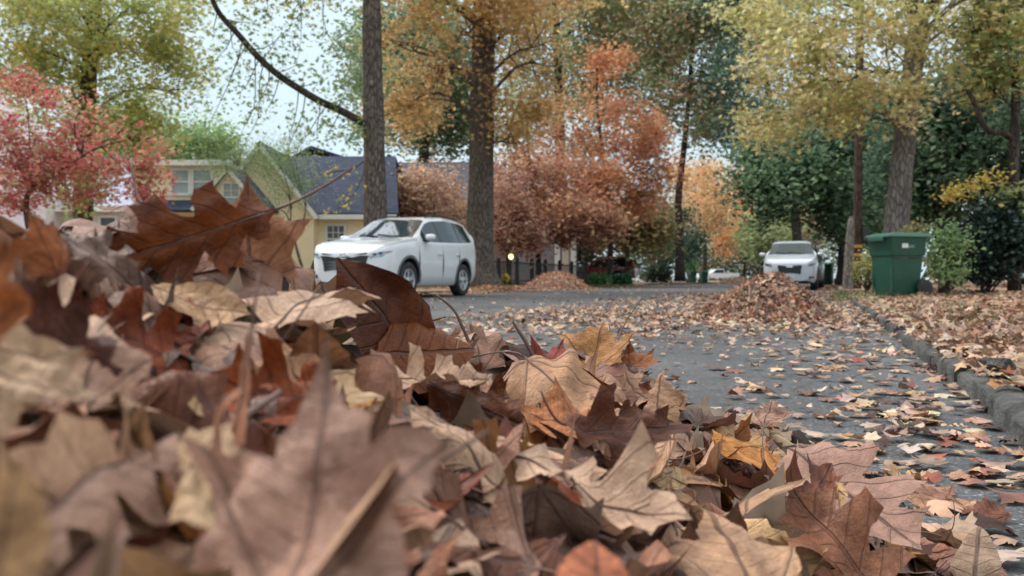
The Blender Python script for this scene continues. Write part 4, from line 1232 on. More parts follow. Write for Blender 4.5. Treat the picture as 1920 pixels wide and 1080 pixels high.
# orange red maple in the middle
tp = [P(1143, 528, 46), P(1144, 460, 46), P(1141, 380, 46), P(1132, 300, 46), P(1120, 200, 46), P(1120, 110, 46)]
tree('red_maple_tree', 'orange red maple with a thin dark trunk in front of the red car', tp, .17, .05,
     [B(1090, 340, 45, 110, 70, 3), B(1160, 250, 45, 70, 70, 3), B(1180, 330, 45, 90, 70, 3), B(1120, 180, 46, 45, 60, 2), B(1065, 230, 46, 60, 60, 2.4), B(1055, 385, 44.5, 110, 50, 3), B(1235, 300, 45, 45, 50, 2), B(1150, 110, 46, 35, 40, 2), B(1265, 330, 46, 34, 36, 2), B(1225, 240, 46, 40, 40, 2), B(1205, 390, 45.5, 40, 45, 2)],
     OR_RED, None, 340, 46, .5, .2, 16, 'bark_dark', G_TREE, 1.2, SL, start=.3)
tree('maple_tree', 'pinkish orange maple with low branches over the black fence', [P(1012, 530, 40), P(1008, 470, 40), P(1000, 400, 40), P(995, 330, 40), P(990, 270, 40)], .14, .05,
     [B(1020, 410, 39, 80, 50, 2.4), B(960, 380, 40, 50, 60, 2.4), B(1010, 330, 40, 60, 60, 2.4), B(1090, 420, 39.5, 60, 28, 2), B(985, 420, 40, 45, 24, 2)],
     PINK_BR, None, 260, 46, .45, .18, 10, 'bark_dark', G_TREE, 1.2, start=.3)
tree('dogwood_tree', 'purple brown small tree hiding the second house between the two big trunks', [P(810, 535, 34), P(808, 490, 34), P(812, 430, 34), P(815, 370, 34)], .1, .04,
     [B(790, 375, 34, 60, 45, 2), B(840, 350, 34.5, 40, 42, 2), B(770, 420, 34, 40, 30, 1.6), B(845, 420, 34, 45, 40, 2)], pal('#b08a70', '#a0766a', '#bc9c78', '#94705e', '#c4a870', '#987c78'), None, 145, 40, .34, .15, 8, 'bark_dark', G_TREE, 1.2, start=.3)
tree('plum_tree', 'dark purple small tree right of the thick grey trunk', [P(955, 535, 37), P(952, 480, 37), P(948, 420, 37), P(945, 370, 37)], .11, .04,
     [B(955, 375, 37, 36, 48, 2), B(945, 430, 37, 38, 32, 2), B(975, 450, 37, 45, 22, 2)], pal('#a07060', '#8e6258', '#aa7c64', '#84604e', '#a88a60'), None, 105, 44, .38, .16, 7, 'bark_dark', G_TREE, 1.2, start=.3)

# tall green trees behind
tree('tulip_tree', 'tallest green tree behind the orange red maple, limbs showing', [P(1055, 530, 66), P(1052, 400, 66), P(1050, 260, 66), P(1046, 120, 66), P(1040, -20, 66), P(1040, -140, 66)], .5, .2,
     [B(1050, 60, 66, 130, 90, 7), B(1180, 40, 66, 110, 80, 7), B(960, 150, 66, 80, 120, 6), B(1130, 180, 67, 90, 80, 6), B(1030, 260, 66, 70, 50, 5), B(1060, -80, 66, 220, 90, 8), B(1220, 190, 67, 60, 60, 5)],
     pal('#84a076', '#9aae7c', '#789472', '#aaae78', '#b8a878', '#ba8c74'), None, 560, 46, .95, .3, 22, 'bark_dark', G_TREE, 1.3, start=.4, limb_r=.3)
tree('pecan_tree', 'green and rusty topped tree over the middle of the street beyond the orange red maple', [P(1275, 528, 62), P(1274, 440, 62), P(1272, 372, 62), P(1280, 300, 62), P(1290, 200, 62), P(1300, 60, 62)], .33, .14,
     [B(1300, 120, 62, 100, 110, 6), B(1360, 60, 62, 90, 90, 6), B(1260, 60, 62, 70, 70, 5), B(1310, 215, 62, 70, 50, 5), B(1250, 160, 61, 50, 60, 4), B(1350, 160, 61, 60, 70, 4), B(1250, 20, 60, 60, 40, 4), B(1320, -60, 62, 180, 80, 7)],
     pal('#92a876', '#a4b07c', '#829a72', '#b0ae7a', '#bca276', '#c08e76'), None, 500, 46, .85, .28, 16, 'bark_dark', G_TREE, 1.3, start=.5, limb_r=.35)
tree('willow_oak_tree', 'bluish green tall tree beside the yellow green crown at the street bend', [P(1500, 530, 58), P(1490, 400, 58), P(1460, 250, 58), P(1425, 100, 58), P(1405, -60, 58)], .35, .14,
     [B(1400, 60, 58, 80, 110, 5), B(1345, 20, 58, 60, 70, 4), B(1375, 230, 58, 55, 50, 4), B(1370, 150, 58, 50, 60, 4), B(1420, 260, 58, 50, 40, 4), B(1420, 180, 58, 55, 70, 4), B(1440, -20, 58, 110, 80, 5)], BLUEGR, None, 420, 46, .75, .22, 12, 'bark_dark', G_TREE, 1.3, start=.4)

# the far end of the street
far = [('slender dark trunk under pink orange leaves behind the two far bins', 1321, 84, .22, [B(1310, 400, 84, 55, 45, 5), B(1350, 380, 86, 60, 55, 5), B(1330, 330, 86, 50, 45, 5)], FAR_OR),
       ('yellow orange tree hanging low over the far white pickup', 1395, 96, .2, [B(1385, 440, 95, 50, 40, 5), B(1370, 400, 95, 60, 45, 6), B(1410, 350, 97, 50, 50, 6)], pal('#cc9440', '#c88a3c', '#d0a458', '#b98a58', '#c0865a')),
       ('pale pink far tree closing the street', 1420, 110, .25, [B(1410, 380, 110, 50, 60, 7), B(1345, 350, 112, 70, 50, 7), B(1290, 330, 112, 60, 40, 7)], FAR_OR),
       ('dull green round tree behind the far white car', 1430, 75, .2, [B(1432, 450, 75, 34, 28, 4), B(1455, 425, 76, 34, 30, 4)], pal('#8c9a62', '#7c8c58', '#9aa06c')),
       ('dark green shrubby tree behind the driveway', 1225, 70, .2, [B(1220, 450, 70, 55, 45, 4), B(1265, 440, 74, 50, 50, 4), B(1215, 490, 68, 30, 22, 3)], pal('#3f5a48', '#4c6850', '#38503f', '#5c7050')),
       ('olive brown tree beside the red car', 1175, 58, .15, [B(1180, 420, 58, 50, 26, 3), B(1215, 440, 58, 34, 22, 3)], pal('#8c7a48', '#7a7a48', '#9c8850', '#8a6a40')),
       ('dark evergreen beyond the black fence', 1000, 60, .25, [B(990, 460, 60, 80, 40, 4), B(1060, 455, 62, 60, 45, 4)], pal('#4c5a44', '#5c6248', '#6b5c48')),
       ('brown thinning tree behind the far white car roof', 1490, 90, .22, [B(1490, 420, 90, 60, 45, 6), B(1540, 430, 88, 50, 45, 6)], pal('#a8845c', '#b8966c', '#9a8058', '#8a8a58'))]
for lb, px, d, r, bl, pa in far:
    tree('street_tree', lb, [P(px, 530, d), P(px + 1, 470, d), P(px - 1, 420, d), P(px, 360, d)], r, r * .4, bl, pa, None, 150, 44, .7, .26, 8, 'bark_dark', G_TREE, 1.2, start=.35)

# right: the big leaning trunk and its yellow green crown
tp = [P(1672, 548, 18), P(1676, 470, 18), P(1684, 390, 18), P(1692, 300, 18), P(1704, 190, 18), P(1716, 90, 18), P(1722, 45, 18), P(1708, -40, 18), P(1690, -260, 18)]
t = tree('tulip_poplar_tree', 'big pale leaning trunk behind the near green bin under yellow green leaves', tp, .262, .165,
     [B(1530, 130, 17.5, 120, 85, 2), B(1460, 200, 18, 70, 60, 1.6), B(1590, 60, 17.5, 110, 60, 2), B(1450, 60, 18.5, 60, 60, 1.6), B(1840, 110, 17.5, 90, 70, 1.6, 2), B(1420, 170, 18.2, 50, 60, 1.4), B(1610, 215, 17, 70, 40, 1.2), B(1725, 165, 16.8, 60, 30, .5, .7), B(1715, 100, 16.8, 36, 24, .4, .6), B(1735, 240, 16.9, 40, 18, .4, .4), B(1800, 40, 18, 140, 70, 2), B(1560, -60, 18, 200, 90, 3), B(1830, -80, 18, 160, 90, 3)],
     pal('#a8a252', '#bcae62', '#989048', '#c4b878', '#b8a070', '#8a9046', '#cfc088'), None, 620, 30, .25, .115, 26, 'bark_pale', G_TREE, 1.12, SL, start=.45, limb_r=.16)
base = np.array(t.location); mb = MB()
p = smooth_path([P(1720, 52, 18), P(1738, 22, 17.9), P(1765, -15, 17.8), P(1800, -90, 17.6)], 12)
MB().tube(p - base, np.linspace(.13, .09, 12), 12).build('branch', M['bark'], t, smooth=180)
q = smooth_path([P(1704, 140, 18), P(1690, 138, 17.9), P(1655, 133, 17.7), P(1620, 138, 17.5), P(1585, 152, 17.4), P(1535, 150, 17.3)], 18)
mb.tube(q - base, np.linspace(.055, .012, 18), 8)
q = smooth_path([P(1702, 205, 18), P(1670, 178, 17.8), P(1625, 160, 17.6), P(1590, 168, 17.5)], 14)
mb.build('branch', M['bark_dark'], t, smooth=180)
mb2 = MB().tube(q - base, np.linspace(.04, .008, 14), 7)
mb2.build('branch', M['bark_dark'], t, smooth=180)

# dark broad-leaved trees behind it
tree('magnolia_tree', 'dark green broad tree behind the utility pole, boughs low over the far cars', [P(1578, 535, 42), P(1580, 480, 42), P(1582, 420, 42), P(1585, 330, 42), P(1590, 240, 42)], .26, .1,
     [B(1480, 360, 41, 75, 60, 3.5), B(1540, 310, 41, 90, 70, 3.5), B(1600, 380, 41.5, 90, 70, 3.5), B(1530, 420, 40, 80, 25, 3), B(1600, 250, 42, 90, 60, 4), B(1450, 310, 42, 50, 40, 3), B(1425, 275, 42, 34, 26, 2), B(1410, 330, 42, 30, 22, 2), B(1500, 240, 42, 50, 30, 3), B(1560, 200, 42, 60, 40, 3)],
     pal('#4c684a', '#5e7a54', '#425c42', '#6c865c', '#587254'), None, 430, 46, .55, .22, 12, 'bark_dark', G_TREE, 1.3, start=.3)
tree('holly_tree', 'second dark trunk standing close behind the magnolia by the pole', [P(1592, 532, 44), P(1592, 470, 44), P(1594, 400, 44), P(1600, 330, 44)], .18, .08,
     [B(1640, 320, 46, 80, 90, 4), B(1690, 250, 46, 70, 70, 4)], DEEP, None, 200, 46, .6, .22, 6, 'bark_dark', G_TREE, 1.2, start=.5)
tree('laurel_tree', 'very dark evergreen behind the big leaning trunk', [P(1790, 530, 27), P(1792, 440, 27), P(1795, 340, 27), P(1800, 230, 27)], .2, .1,
     [B(1770, 320, 27, 70, 80, 3), B(1740, 420, 27.5, 50, 60, 2), B(1800, 200, 27, 90, 70, 3), B(1850, 290, 27, 70, 80, 3), B(1720, 290, 28, 60, 80, 2.5), B(1900, 130, 28, 80, 90, 3)],
     pal('#35523f', '#446048', '#2a4436', '#4f6a48', '#5c6c44'), None, 420, 46, .38, .17, 10, 'bark_dark', G_TREE, 1.2, start=.3)
t = tree('elm_tree', 'dark trunk with a curved side limb and yellow sprays beside the glossy bush', [P(1902, 545, 17), P(1900, 430, 17), P(1901, 320, 17), P(1904, 220, 17), P(1906, 120, 17)], .11, .08,
     [B(1900, 60, 17, 70, 60, 1.2), B(1880, 160, 17, 40, 40, 1), B(1870, 385, 16.6, 30, 22, .6)], pal('#6c8450', '#8a9450', '#b8a850', '#5c7448'), None, 90, 30, .22, .12, 5, 'bark_dark', G_TREE, 1.2, start=.5)
base = np.array(t.location); mb = MB()
p = smooth_path([P(1901, 262, 17), P(1880, 250, 16.9), P(1855, 246, 16.8), P(1838, 225, 16.8), P(1828, 195, 16.8), P(1815, 170, 16.8)], 16); mb.tube(p - base, np.linspace(.07, .04, 16), 8)
q = smooth_path([P(1901, 330, 17), P(1870, 338, 16.6), P(1830, 345, 16.3), P(1790, 360, 16.1), P(1772, 374, 16)], 18); mb.tube(q - base, np.linspace(.03, .006, 18), 6)
mb.build('limb', M['bark_dark'], t, smooth=180)
V, F, T = leaves_at(np.concatenate([q[3:] + [0, 0, .03], q[5:] + [0, -.2, .05], q[6:15] + [0, .1, -.06]]), 10, .09, .10, pal('#dcc46c', '#d0b458', '#e0cc84', '#c8b060'), None, QL, .5)
big_mesh('spray_leaves', V - base, F, M['foliage'], t, tint=T)

def bush(name, label, blobs, palette, clumps, per, spread, size, foliage='foliage', stem_d=None, shape=None, group='shrubs beside the street', cat='shrub'):
    c0 = blobs[0][0]; base = np.array([c0[0], c0[1], .08])
    root = empty(name, base, 0, label, cat, group)
    cl, _ = in_blobs(blobs, clumps, .15)
    cl[:, 2] = np.maximum(cl[:, 2], .15)
    mb = MB()
    for c in cl[::max(1, clumps // 14)]: limb(mb, np.array([RNG.normal(0, .05), RNG.normal(0, .05), 0]), c - base, .022, .006, .05, 7, .05, 5)
    mb.build('stem', M['bark_dark'], root, smooth=180)
    V, F, T = leaves_at(cl, per, spread, size, palette, None, shape, .8)
    V[:, 2] = np.maximum(V[:, 2], .1)
    big_mesh('foliage', V - base, F, M[foliage], root, tint=T)
    return root
bush('glossy_bush', 'large dark glossy evergreen bush at the edge of the verge', [B(1850, 465, 16.3, 70, 52, .7), B(1815, 480, 16.3, 38, 40, .6), B(1900, 440, 16.2, 60, 70, .6), B(1860, 415, 16.4, 50, 26, .6)], pal('#25382f', '#2f4438', '#1d2e28', '#3c5044'), 300, 32, .15, .11, 'gloss_foliage')
bush('light_shrub', 'pale green leafy shrub right of the near green bin', [B(1768, 470, 15.6, 34, 30, .35), B(1780, 447, 15.6, 26, 16, .3), B(1782, 512, 15.4, 26, 14, .3)], pal('#7d9a68', '#93ad78', '#6a885a', '#a8b884'), 60, 22, .15, .085)
bush('fading_shrub', 'yellowish fading shrub between the utility pole and the near green bin', [B(1625, 505, 22, 20, 26, .4), B(1640, 485, 22, 14, 18, .3)], pal('#a8a868', '#b8b47c', '#8f9a5c'), 60, 22, .1, .085)
bush('straw_shrub', 'straw coloured low shrub just behind the near green bin lid', [B(1712, 440, 17, 22, 14, .3), B(1752, 500, 17, 14, 30, .3), B(1690, 450, 17, 16, 10, .3)], pal('#b8b078', '#c4bc88', '#9c9a60', '#a89078'), 50, 22, .08, .08)
bush('hedge_bush', 'dark green bush before the pale house behind the red leaved tree', [B(290, 432, 27, 40, 28, .6), B(250, 440, 27, 30, 20, .5)], pal('#3a5a44', '#4c6c50', '#2e4a3a'), 90, 32, .13, .09)
bush('lily_tuft', 'bright green strap leaved clump beside the thin maple trunk', [B(1120, 525, 42, 20, 8, .4)], pal('#5c8a58', '#6c9a64', '#4c7a50'), 40, 30, .12, .16)
bush('lily_tuft', 'dark green low clump before the red car, nearer the driveway', [B(1165, 526, 43, 24, 7, .4)], pal('#3c6a48', '#4c7a54', '#34583f'), 40, 30, .12, .16)
bush('yellow_shrub', 'tiny yellow leaved shrub at the foot of a black fence post', [B(948, 522, 34, 5, 8, .12)], pal('#d8c84c', '#e0d068'), 14, 22, .05, .08)
bush('green_hedge', 'small bright green bush between the two far trunks', [B(1293, 495, 78, 14, 12, .6)], pal('#5c9a50', '#6aa85c'), 30, 40, .2, .16)
for lb, bl in (('low shrubs of dull green at the foot of the brown shed', [B(1235, 515, 66, 30, 12, 1)]),):
    bush('dull_shrub', 'dull green low shrub beside the driveway', bl, pal('#4c5c48', '#5c6a50'), 50, 40, .25, .18)

# left: the small red leaved tree
tp = [P(62, 560, 13), P(60, 470, 13), P(52, 410, 13), P(48, 385, 13)]
t = tree('japanese_maple', 'small red leaved tree with forked dark branches before the pale house', tp, .06, .045,
     [B(60, 200, 13, 120, 55, .8), B(150, 260, 13, 110, 45, .8), B(240, 275, 12.8, 70, 45, .6), B(50, 300, 13, 130, 50, .8), B(170, 330, 12.8, 120, 42, .6), B(60, 365, 12.8, 110, 30, .6), B(20, 160, 13, 70, 35, .6), B(285, 310, 12.8, 26, 40, .4), B(255, 365, 12.8, 40, 25, .4), B(110, 385, 12.6, 120, 26, .5), B(-20, 250, 12.8, 60, 60, .6), B(10, 330, 12.6, 60, 60, .6)],
     RED_T, None, 420, 24, .12, .066, 0, 'bark_dark', G_TREE, 1.2, SL)
base = np.array(t.location); mb = MB()
def mbr(pts, r0, r1, d=13):
    p = smooth_path([P(x, y, d + k) for x, y, k in pts], 18); mb.tube(p - base, np.linspace(r0, r1, 18), 7); return p
p1 = mbr([(48, 388, 0), (52, 365, 0), (70, 345, -.1), (100, 330, -.15), (150, 290, -.2), (155, 262, -.2)], .045, .016)
p2 = mbr([(100, 330, -.15), (150, 296, -.2), (190, 275, -.3), (240, 262, -.3)], .022, .007)
p3 = mbr([(50, 398, 0), (30, 385, .1), (8, 368, .1), (-30, 340, .1)], .035, .015)
p4 = mbr([(52, 365, 0), (55, 280, .1), (52, 210, .1), (40, 160, .1)], .014, .005)
p5 = mbr([(150, 292, -.2), (140, 230, -.1), (170, 180, 0)], .014, .005)
p6 = mbr([(190, 275, -.3), (230, 310, -.3), (280, 320, -.3)], .012, .004)
mb.build('branch', M['bark_dark'], t, smooth=180)
# big yellow green sweetgum behind it
tree('sweetgum_tree', 'big yellow green sweetgum over the red leaved tree', [P(150, 545, 25), P(155, 400, 25), P(162, 250, 25), P(168, 120, 25), P(178, 20, 25), P(185, -120, 25)], .3, .16,
     [B(80, 60, 24, 120, 80, 2.5), B(230, 60, 24, 110, 80, 2.5), B(320, 110, 24.5, 70, 60, 1.8), B(250, 190, 25, 110, 70, 2.5), B(330, 30, 24, 70, 50, 1.6), B(310, 250, 25.5, 70, 40, 1.8), B(100, 170, 25, 110, 60, 2), B(20, 110, 24.5, 70, 70, 2), B(150, -60, 24, 240, 70, 3), B(150, 250, 24.2, 90, 50, 1.4), B(165, 335, 24.2, 80, 50, 1.4)],
     pal('#9ca450', '#b0ac58', '#88984c', '#7c9450', '#c4b860'), None, 640, 36, .34, .135, 20, 'bark_dark', G_TREE, 1.3, SL, start=.35, limb_r=.3,
     extra=[([B(60, 60, 23.5, 100, 60, 1), B(220, 90, 23.5, 70, 50, 1)], 60, 20, pal('#d0b84c', '#d8c468', '#c8ac40'), .3, .135)])
tree('ash_tree', 'green tree behind the sloping end of the yellow house', [P(330, 535, 40), P(332, 420, 40), P(330, 320, 40), P(330, 240, 40)], .2, .08,
     [B(320, 270, 40, 90, 45, 3), B(250, 310, 40, 80, 40, 3), B(390, 275, 40, 40, 25, 2)], pal('#7c9a5c', '#8fa868', '#6c8a54'), None, 240, 46, .5, .18, 8, 'bark_dark', G_TREE, 1.2, start=.4)
# the thin bare tree in front of the yellow house
base = P(560, 545, 25)
t = empty('bare_sapling', base, 0, 'thin nearly bare sapling with wispy green twigs before the yellow house', 'tree', G_TREE)
mb = MB(); wc = []
def sb(pts, r0, r1, d=25):
    p = smooth_path([P(x, y, d) for x, y in pts], 16); mb.tube(p - base, np.linspace(r0, r1, 16), 6); return p
ps = [sb([(572, 520), (560, 480), (552, 450), (545, 425), (536, 400), (520, 392)], .05, .014), sb([(552, 450), (565, 425), (572, 400), (572, 370), (562, 345), (555, 300)], .032, .008),
      sb([(545, 425), (545, 390), (540, 350), (520, 300), (505, 280)], .026, .007), sb([(548, 392), (540, 365), (525, 350), (500, 320), (480, 305)], .018, .005), sb([(572, 385), (560, 350), (545, 310), (530, 270)], .016, .005),
      sb([(540, 400), (548, 360), (552, 320), (540, 280)], .014, .004), sb([(572, 390), (590, 350), (600, 310)], .012, .003)]
for p in ps[1:]:
    for j in range(5, 16, 2):
        q = p[j] + RNG.normal(0, .35, 3) + [0, 0, .35]
        r = limb(mb, p[j] - base, q - base, .006, .002, .05, 6, .06, 4); wc += [r[3] + base, r[5] + base]
mb.build('trunk', M['bark'], t, smooth=180)
wc = np.array(wc)
more, _ = in_blobs([B(470, 300, 25, 90, 35, .6), B(540, 330, 25, 60, 70, .6), B(410, 310, 25, 60, 30, .5), B(500, 300, 25, 70, 40, .5)], 560, .1)
V, F, T = leaves_at(np.concatenate([wc, more]), 16, .16, .05, pal('#8fa878', '#a0b488', '#7c9868', '#b0b890'), None, QL, .9)
big_mesh('crown', V - base, F, M['foliage'], t, tint=T)

# wood closing the view beyond the yards: one far mass
cl, _ = in_blobs([B(-200, 380, 60, 300, 120, 6), B(1700, 330, 60, 150, 160, 8), B(1950, 350, 50, 160, 160, 8), B(1380, 490, 140, 120, 40, 10, 3), B(1250, 400, 130, 160, 70, 10), B(1450, 430, 130, 120, 60, 10), B(1560, 440, 120, 80, 60, 10), B(880, 440, 75, 160, 50, 6), B(1130, 440, 100, 120, 60, 8), B(620, 470, 75, 160, 40, 5), B(2300, 350, 40, 200, 150, 6)], 900, .1)
V, F, T = leaves_at(cl, 36, 1.3, .5, pal('#5c6e50', '#6c7a56', '#7d7a58', '#4c6250', '#8a7458'), None, QL, .8)
tag(big_mesh('far_woods', V, F, M['foliage'], tint=T), 'hazy far woods behind the houses and street end', kind='stuff')
# ---------------------------------------------------------------- materials of built things
M['yellow_wall'] = simple('pale_yellow_siding', '#f8e8c4', 0.7, 0.04, 1.5)
def siding(name, col):
    m = simple(name, col, 0.7, 0.04, 1.5); nt = m.node_tree
    tc = N(nt, 'ShaderNodeTexCoord'); wv = N(nt, 'ShaderNodeTexWave', wave_type='BANDS', bands_direction='Z', wave_profile='SAW', i_Scale=1.9); nt.links.new(tc.outputs['Object'], wv.inputs['Vector'])
    b = [n for n in nt.nodes if n.type == 'BSDF_PRINCIPLED'][0]
    nt.links.new(bump(nt, wv.outputs['Fac'], .8, .03), b.inputs['Normal'])
    return m
M['yellow_wall'] = siding('pale_yellow_siding', '#f8e8c4')
M['white_trim'] = simple('white_trim', '#dfe0dc', 0.5, 0.04)
M['pink_wall'] = simple('pinkish_brick', '#b89e98', 0.8, 0.15, 3.0)
M['pale_wall'] = simple('pale_grey_wall', '#d5cdd2', 0.7, 0.06, 1.0)
M['beige'] = simple('beige_door', '#cdbfae', 0.6, 0.05)
M['brown_wall'] = simple('brown_wall', '#5c4a42', 0.8, 0.15)
def shingle(name, a, b):
    m, nt, out = new_mat(name)
    tc = N(nt, 'ShaderNodeTexCoord')
    br = N(nt, 'ShaderNodeTexBrick'); br.inputs['Scale'].default_value = 1.0
    br.inputs['Color1'].default_value = (*hexc(a), 1); br.inputs['Color2'].default_value = (*hexc(b), 1); br.inputs['Mortar'].default_value = (*[x * .6 for x in hexc(a)], 1)
    br.inputs['Brick Width'].default_value = .30; br.inputs['Row Height'].default_value = .13; br.inputs['Mortar Size'].default_value = .008
    mp = N(nt, 'ShaderNodeMapping'); mp.inputs['Rotation'].default_value = (R(90), 0, 0)
    nt.links.new(tc.outputs['Object'], mp.inputs[0]); nt.links.new(mp.outputs[0], br.inputs['Vector'])
    bs = N(nt, 'ShaderNodeBsdfPrincipled', i_Roughness=.85); bs.inputs['Specular IOR Level'].default_value = .15; nt.links.new(br.outputs[0], bs.inputs['Base Color'])
    nt.links.new(bs.outputs[0], out.inputs[0]); return m
M['roof_blue'] = shingle('slate_blue_shingle', '#333a4a', '#3e4658')
M['roof_brown'] = shingle('brown_shingle', '#5a5658', '#6c6668')
M['roof_lav'] = shingle('lavender_grey_shingle', '#a4a8bc', '#b2b6c8')
M['roof_green'] = shingle('grey_green_shingle', '#4a565e', '#5a666c')
M['pane'] = simple('window_pane', (.035, .045, .05), 0.06, 0.3, 2.0, spec=0.6)
M['pane_blind'] = simple('window_pane_with_blind', (.30, .36, .36), 0.12, 0.2, 3.0, spec=0.6)

def window(parent, x0, x1, z0, z1, y, cols=1, pane='pane', sash=True, base=(0, 0, 0), fw=.07):
    x0, x1, y, z0, z1 = x0 - base[0], x1 - base[0], y - base[1], z0 - base[2], z1 - base[2]
    f = MB()
    f.box(x0 - fw, x0, y - .06, y + .03, z0, z1); f.box(x1, x1 + fw, y - .06, y + .03, z0, z1)
    f.box(x0 - fw - .02, x1 + fw + .02, y - .08, y + .03, z0 - fw, z0 - .002); f.box(x0 - fw, x1 + fw, y - .062, y + .03, z1 + .002, z1 + fw)
    zm = (z0 + z1) / 2
    if sash: f.box(x0 + .002, x1 - .002, y - .045, y + .02, zm - .025, zm + .025)
    for i in range(1, cols):
        xx = x0 + (x1 - x0) * i / cols
        f.box(xx - .015, xx + .015, y - .035, y + .02, zm + .028, z1 - .002)
    if cols > 1: f.box(x0 + .002, x1 - .002, y - .032, y + .02, (zm + z1) / 2 - .012, (zm + z1) / 2 + .012)
    w = f.build('window', M['white_trim'], parent)
    p = MB().box(x0 + .002, x1 - .002, y - .012, y + .01, z0, z1).build('pane', M[pane], w)
    return w

def px_x(px, d): return (px - 960) / FPX * d
def px_z(py, d): return CAM_Z - (py - HOR) / FPX * d

def quad(name, pts, mat, parent, base, th=.1):
    """a sloping slab: four corners, given a thickness downward"""
    p = [np.asarray(q, float) - base for q in pts]
    n = np.cross(p[1] - p[0], p[3] - p[0]); n /= np.linalg.norm(n)
    if n[2] < 0: n = -n
    v = p + [q - n * th for q in p]
    mb = MB().add(v, [(0, 1, 2, 3), (7, 6, 5, 4), (0, 4, 5, 1), (1, 5, 6, 2), (2, 6, 7, 3), (3, 7, 4, 0)])
    return mb.build(name, mat, parent)

# ---- the yellow house
D = 29.5
base = np.array([px_x(500, D), D, .12])
h = empty('yellow_house', base, 0, 'pale yellow cottage with steep gables, white trim and slate blue roof', 'house', 'houses along the far side')
def pt(px, py, d): return P(px, py, d)
# main block
mb = MB(); x0, x1 = px_x(470, D), px_x(742, D)
mb.box(x0 - base[0], x1 - base[0], .3, 7.8, 0, px_z(402, D) - base[2])
mb.build('wall', M['yellow_wall'], h)
ze = px_z(400, D); zr = px_z(293, 33.5)
quad('roof', [(px_x(540, D), 29.35, ze), (px_x(748, D), 29.35, ze), (px_x(742, 33.5), 33.5, zr), (px_x(565, 33.5) - 1.5, 33.5, zr)], M['roof_blue'], h, base, .14)
quad('roof', [(px_x(742, 33.5), 33.51, zr), (px_x(565, 33.5) - 1.5, 33.51, zr), (px_x(540, D), 37.6, ze), (px_x(748, D), 37.6, ze)], M['roof_blue'], h, base, .14)
MB().box(px_x(596, D) - base[0], px_x(745, D) - base[0], -.28, -.18, ze - base[2] - .22, ze - base[2] - .06).build('eave', M['white_trim'], h)
# gable end wall on the right
MB().prism([(0, 0), (.18, 0), (.18, 2.6), (0, 2.6)], 0, .1)
# large gable
dg = 29.2; xa, za = px_x(490, dg), px_z(266, dg); xr, zr2 = px_x(598, dg), px_z(405, dg); xl = 2 * xa - xr
MB().prism([(xl - base[0], .0), (xr - base[0] - .18, 0), (xr - base[0] - .18, zr2 - base[2] + .22), (xa - base[0], za - base[2] - .12), (xl - base[0] + .18, zr2 - base[2] + .22), (xl - base[0], zr2 - base[2])], dg - base[1], dg - base[1] + 2.5).build('wall', M['yellow_wall'], h)
quad('roof', [(xa, dg - .22, za), (xr, dg - .22, zr2), (xr, 34.0, zr2), (xa, 34.0, za)], M['roof_green'], h, base, .12)
quad('roof', [(xl, dg - .22, zr2), (xa - .003, dg - .22, za), (xa - .003, 34.0, za), (xl, 34.0, zr2)], M['roof_green'], h, base, .12)
def rake(x0, z0, x1, z1, y, w=.14):
    d = np.array([x1 - x0, z1 - z0]); n = np.array([-d[1], d[0]]) / np.linalg.norm(d)
    if n[1] > 0: n = -n
    q = [(x0, z0), (x1, z1), (x1 + n[0] * w, z1 + n[1] * w), (x0 + n[0] * w, z0 + n[1] * w)]
    MB().prism([(a - base[0], b - base[2]) for a, b in q], y - base[1], y - base[1] + .05).build('rake_board', M['white_trim'], h)
rake(xa, za - .02, xr + .03, zr2 - .05, dg - .275); rake(xa - .004, za - .02, xl - .03, zr2 - .05, dg - .275)
# small entry gable in front
de = 27.5; xb, zb_ = px_x(430, de), px_z(311, de); xs, zs = px_x(497, de), px_z(390, de); xq = 2 * xb - xs
MB().prism([(xq - base[0] + .12, 0), (xs - base[0] - .12, 0), (xs - base[0] - .12, zs - base[2] + .14), (xb - base[0], zb_ - base[2] - .1), (xq - base[0] + .12, zs - base[2] + .14)], de - base[1], de - base[1] + 2.0).build('wall', M['yellow_wall'], h)
quad('roof', [(xb, de - .2, zb_), (xs, de - .2, zs), (xs, 29.3, zs), (xb, 29.3, zb_)], M['roof_green'], h, base, .1)
quad('roof', [(xq, de - .2, zs), (xb - .003, de - .2, zb_), (xb - .003, 29.3, zb_), (xq, 29.3, zs)], M['roof_green'], h, base, .1)
rake(xb, zb_ - .02, xs + .03, zs - .05, de - .255, .12); rake(xb - .004, zb_ - .02, xq - .03, zs - .05, de - .255, .12)
window(h, px_x(420, de), px_x(448, de), px_z(395, de), px_z(345, de), de, 2, 'pane_blind', True, base)
# wing
dw = 31.0
MB().box(px_x(250, dw) - base[0], px_x(440, dw) - base[0], dw - base[1], dw - base[1] + 5, 0, px_z(309, dw) - base[2]).build('wall', M['yellow_wall'], h)
MB().box(px_x(245, dw) - base[0], px_x(440, dw) - base[0], dw - base[1] - .35, dw - base[1] - .2, px_z(312, dw) - base[2], px_z(302, dw) - base[2]).build('eave', M['white_trim'], h)
quad('roof', [(px_x(243, dw), dw - .34, px_z(302, dw) + .01), (px_x(440, dw), dw - .34, px_z(302, dw) + .01), (px_x(440, dw), 36, px_z(302, dw) + .45), (px_x(243, dw), 36, px_z(302, dw) + .45)], M['roof_blue'], h, base, .08)
quad('roof', [(px_x(255, 29.8), 29.8, px_z(393, 29.8)), (px_x(425, 29.8), 29.8, px_z(393, 29.8)), (px_x(425, dw), dw, px_z(375, dw)), (px_x(255, dw), dw, px_z(375, dw))], M['roof_blue'], h, base, .1)
MB().box(px_x(262, 30), px_x(425, 30), 0, .1, 0, .1)
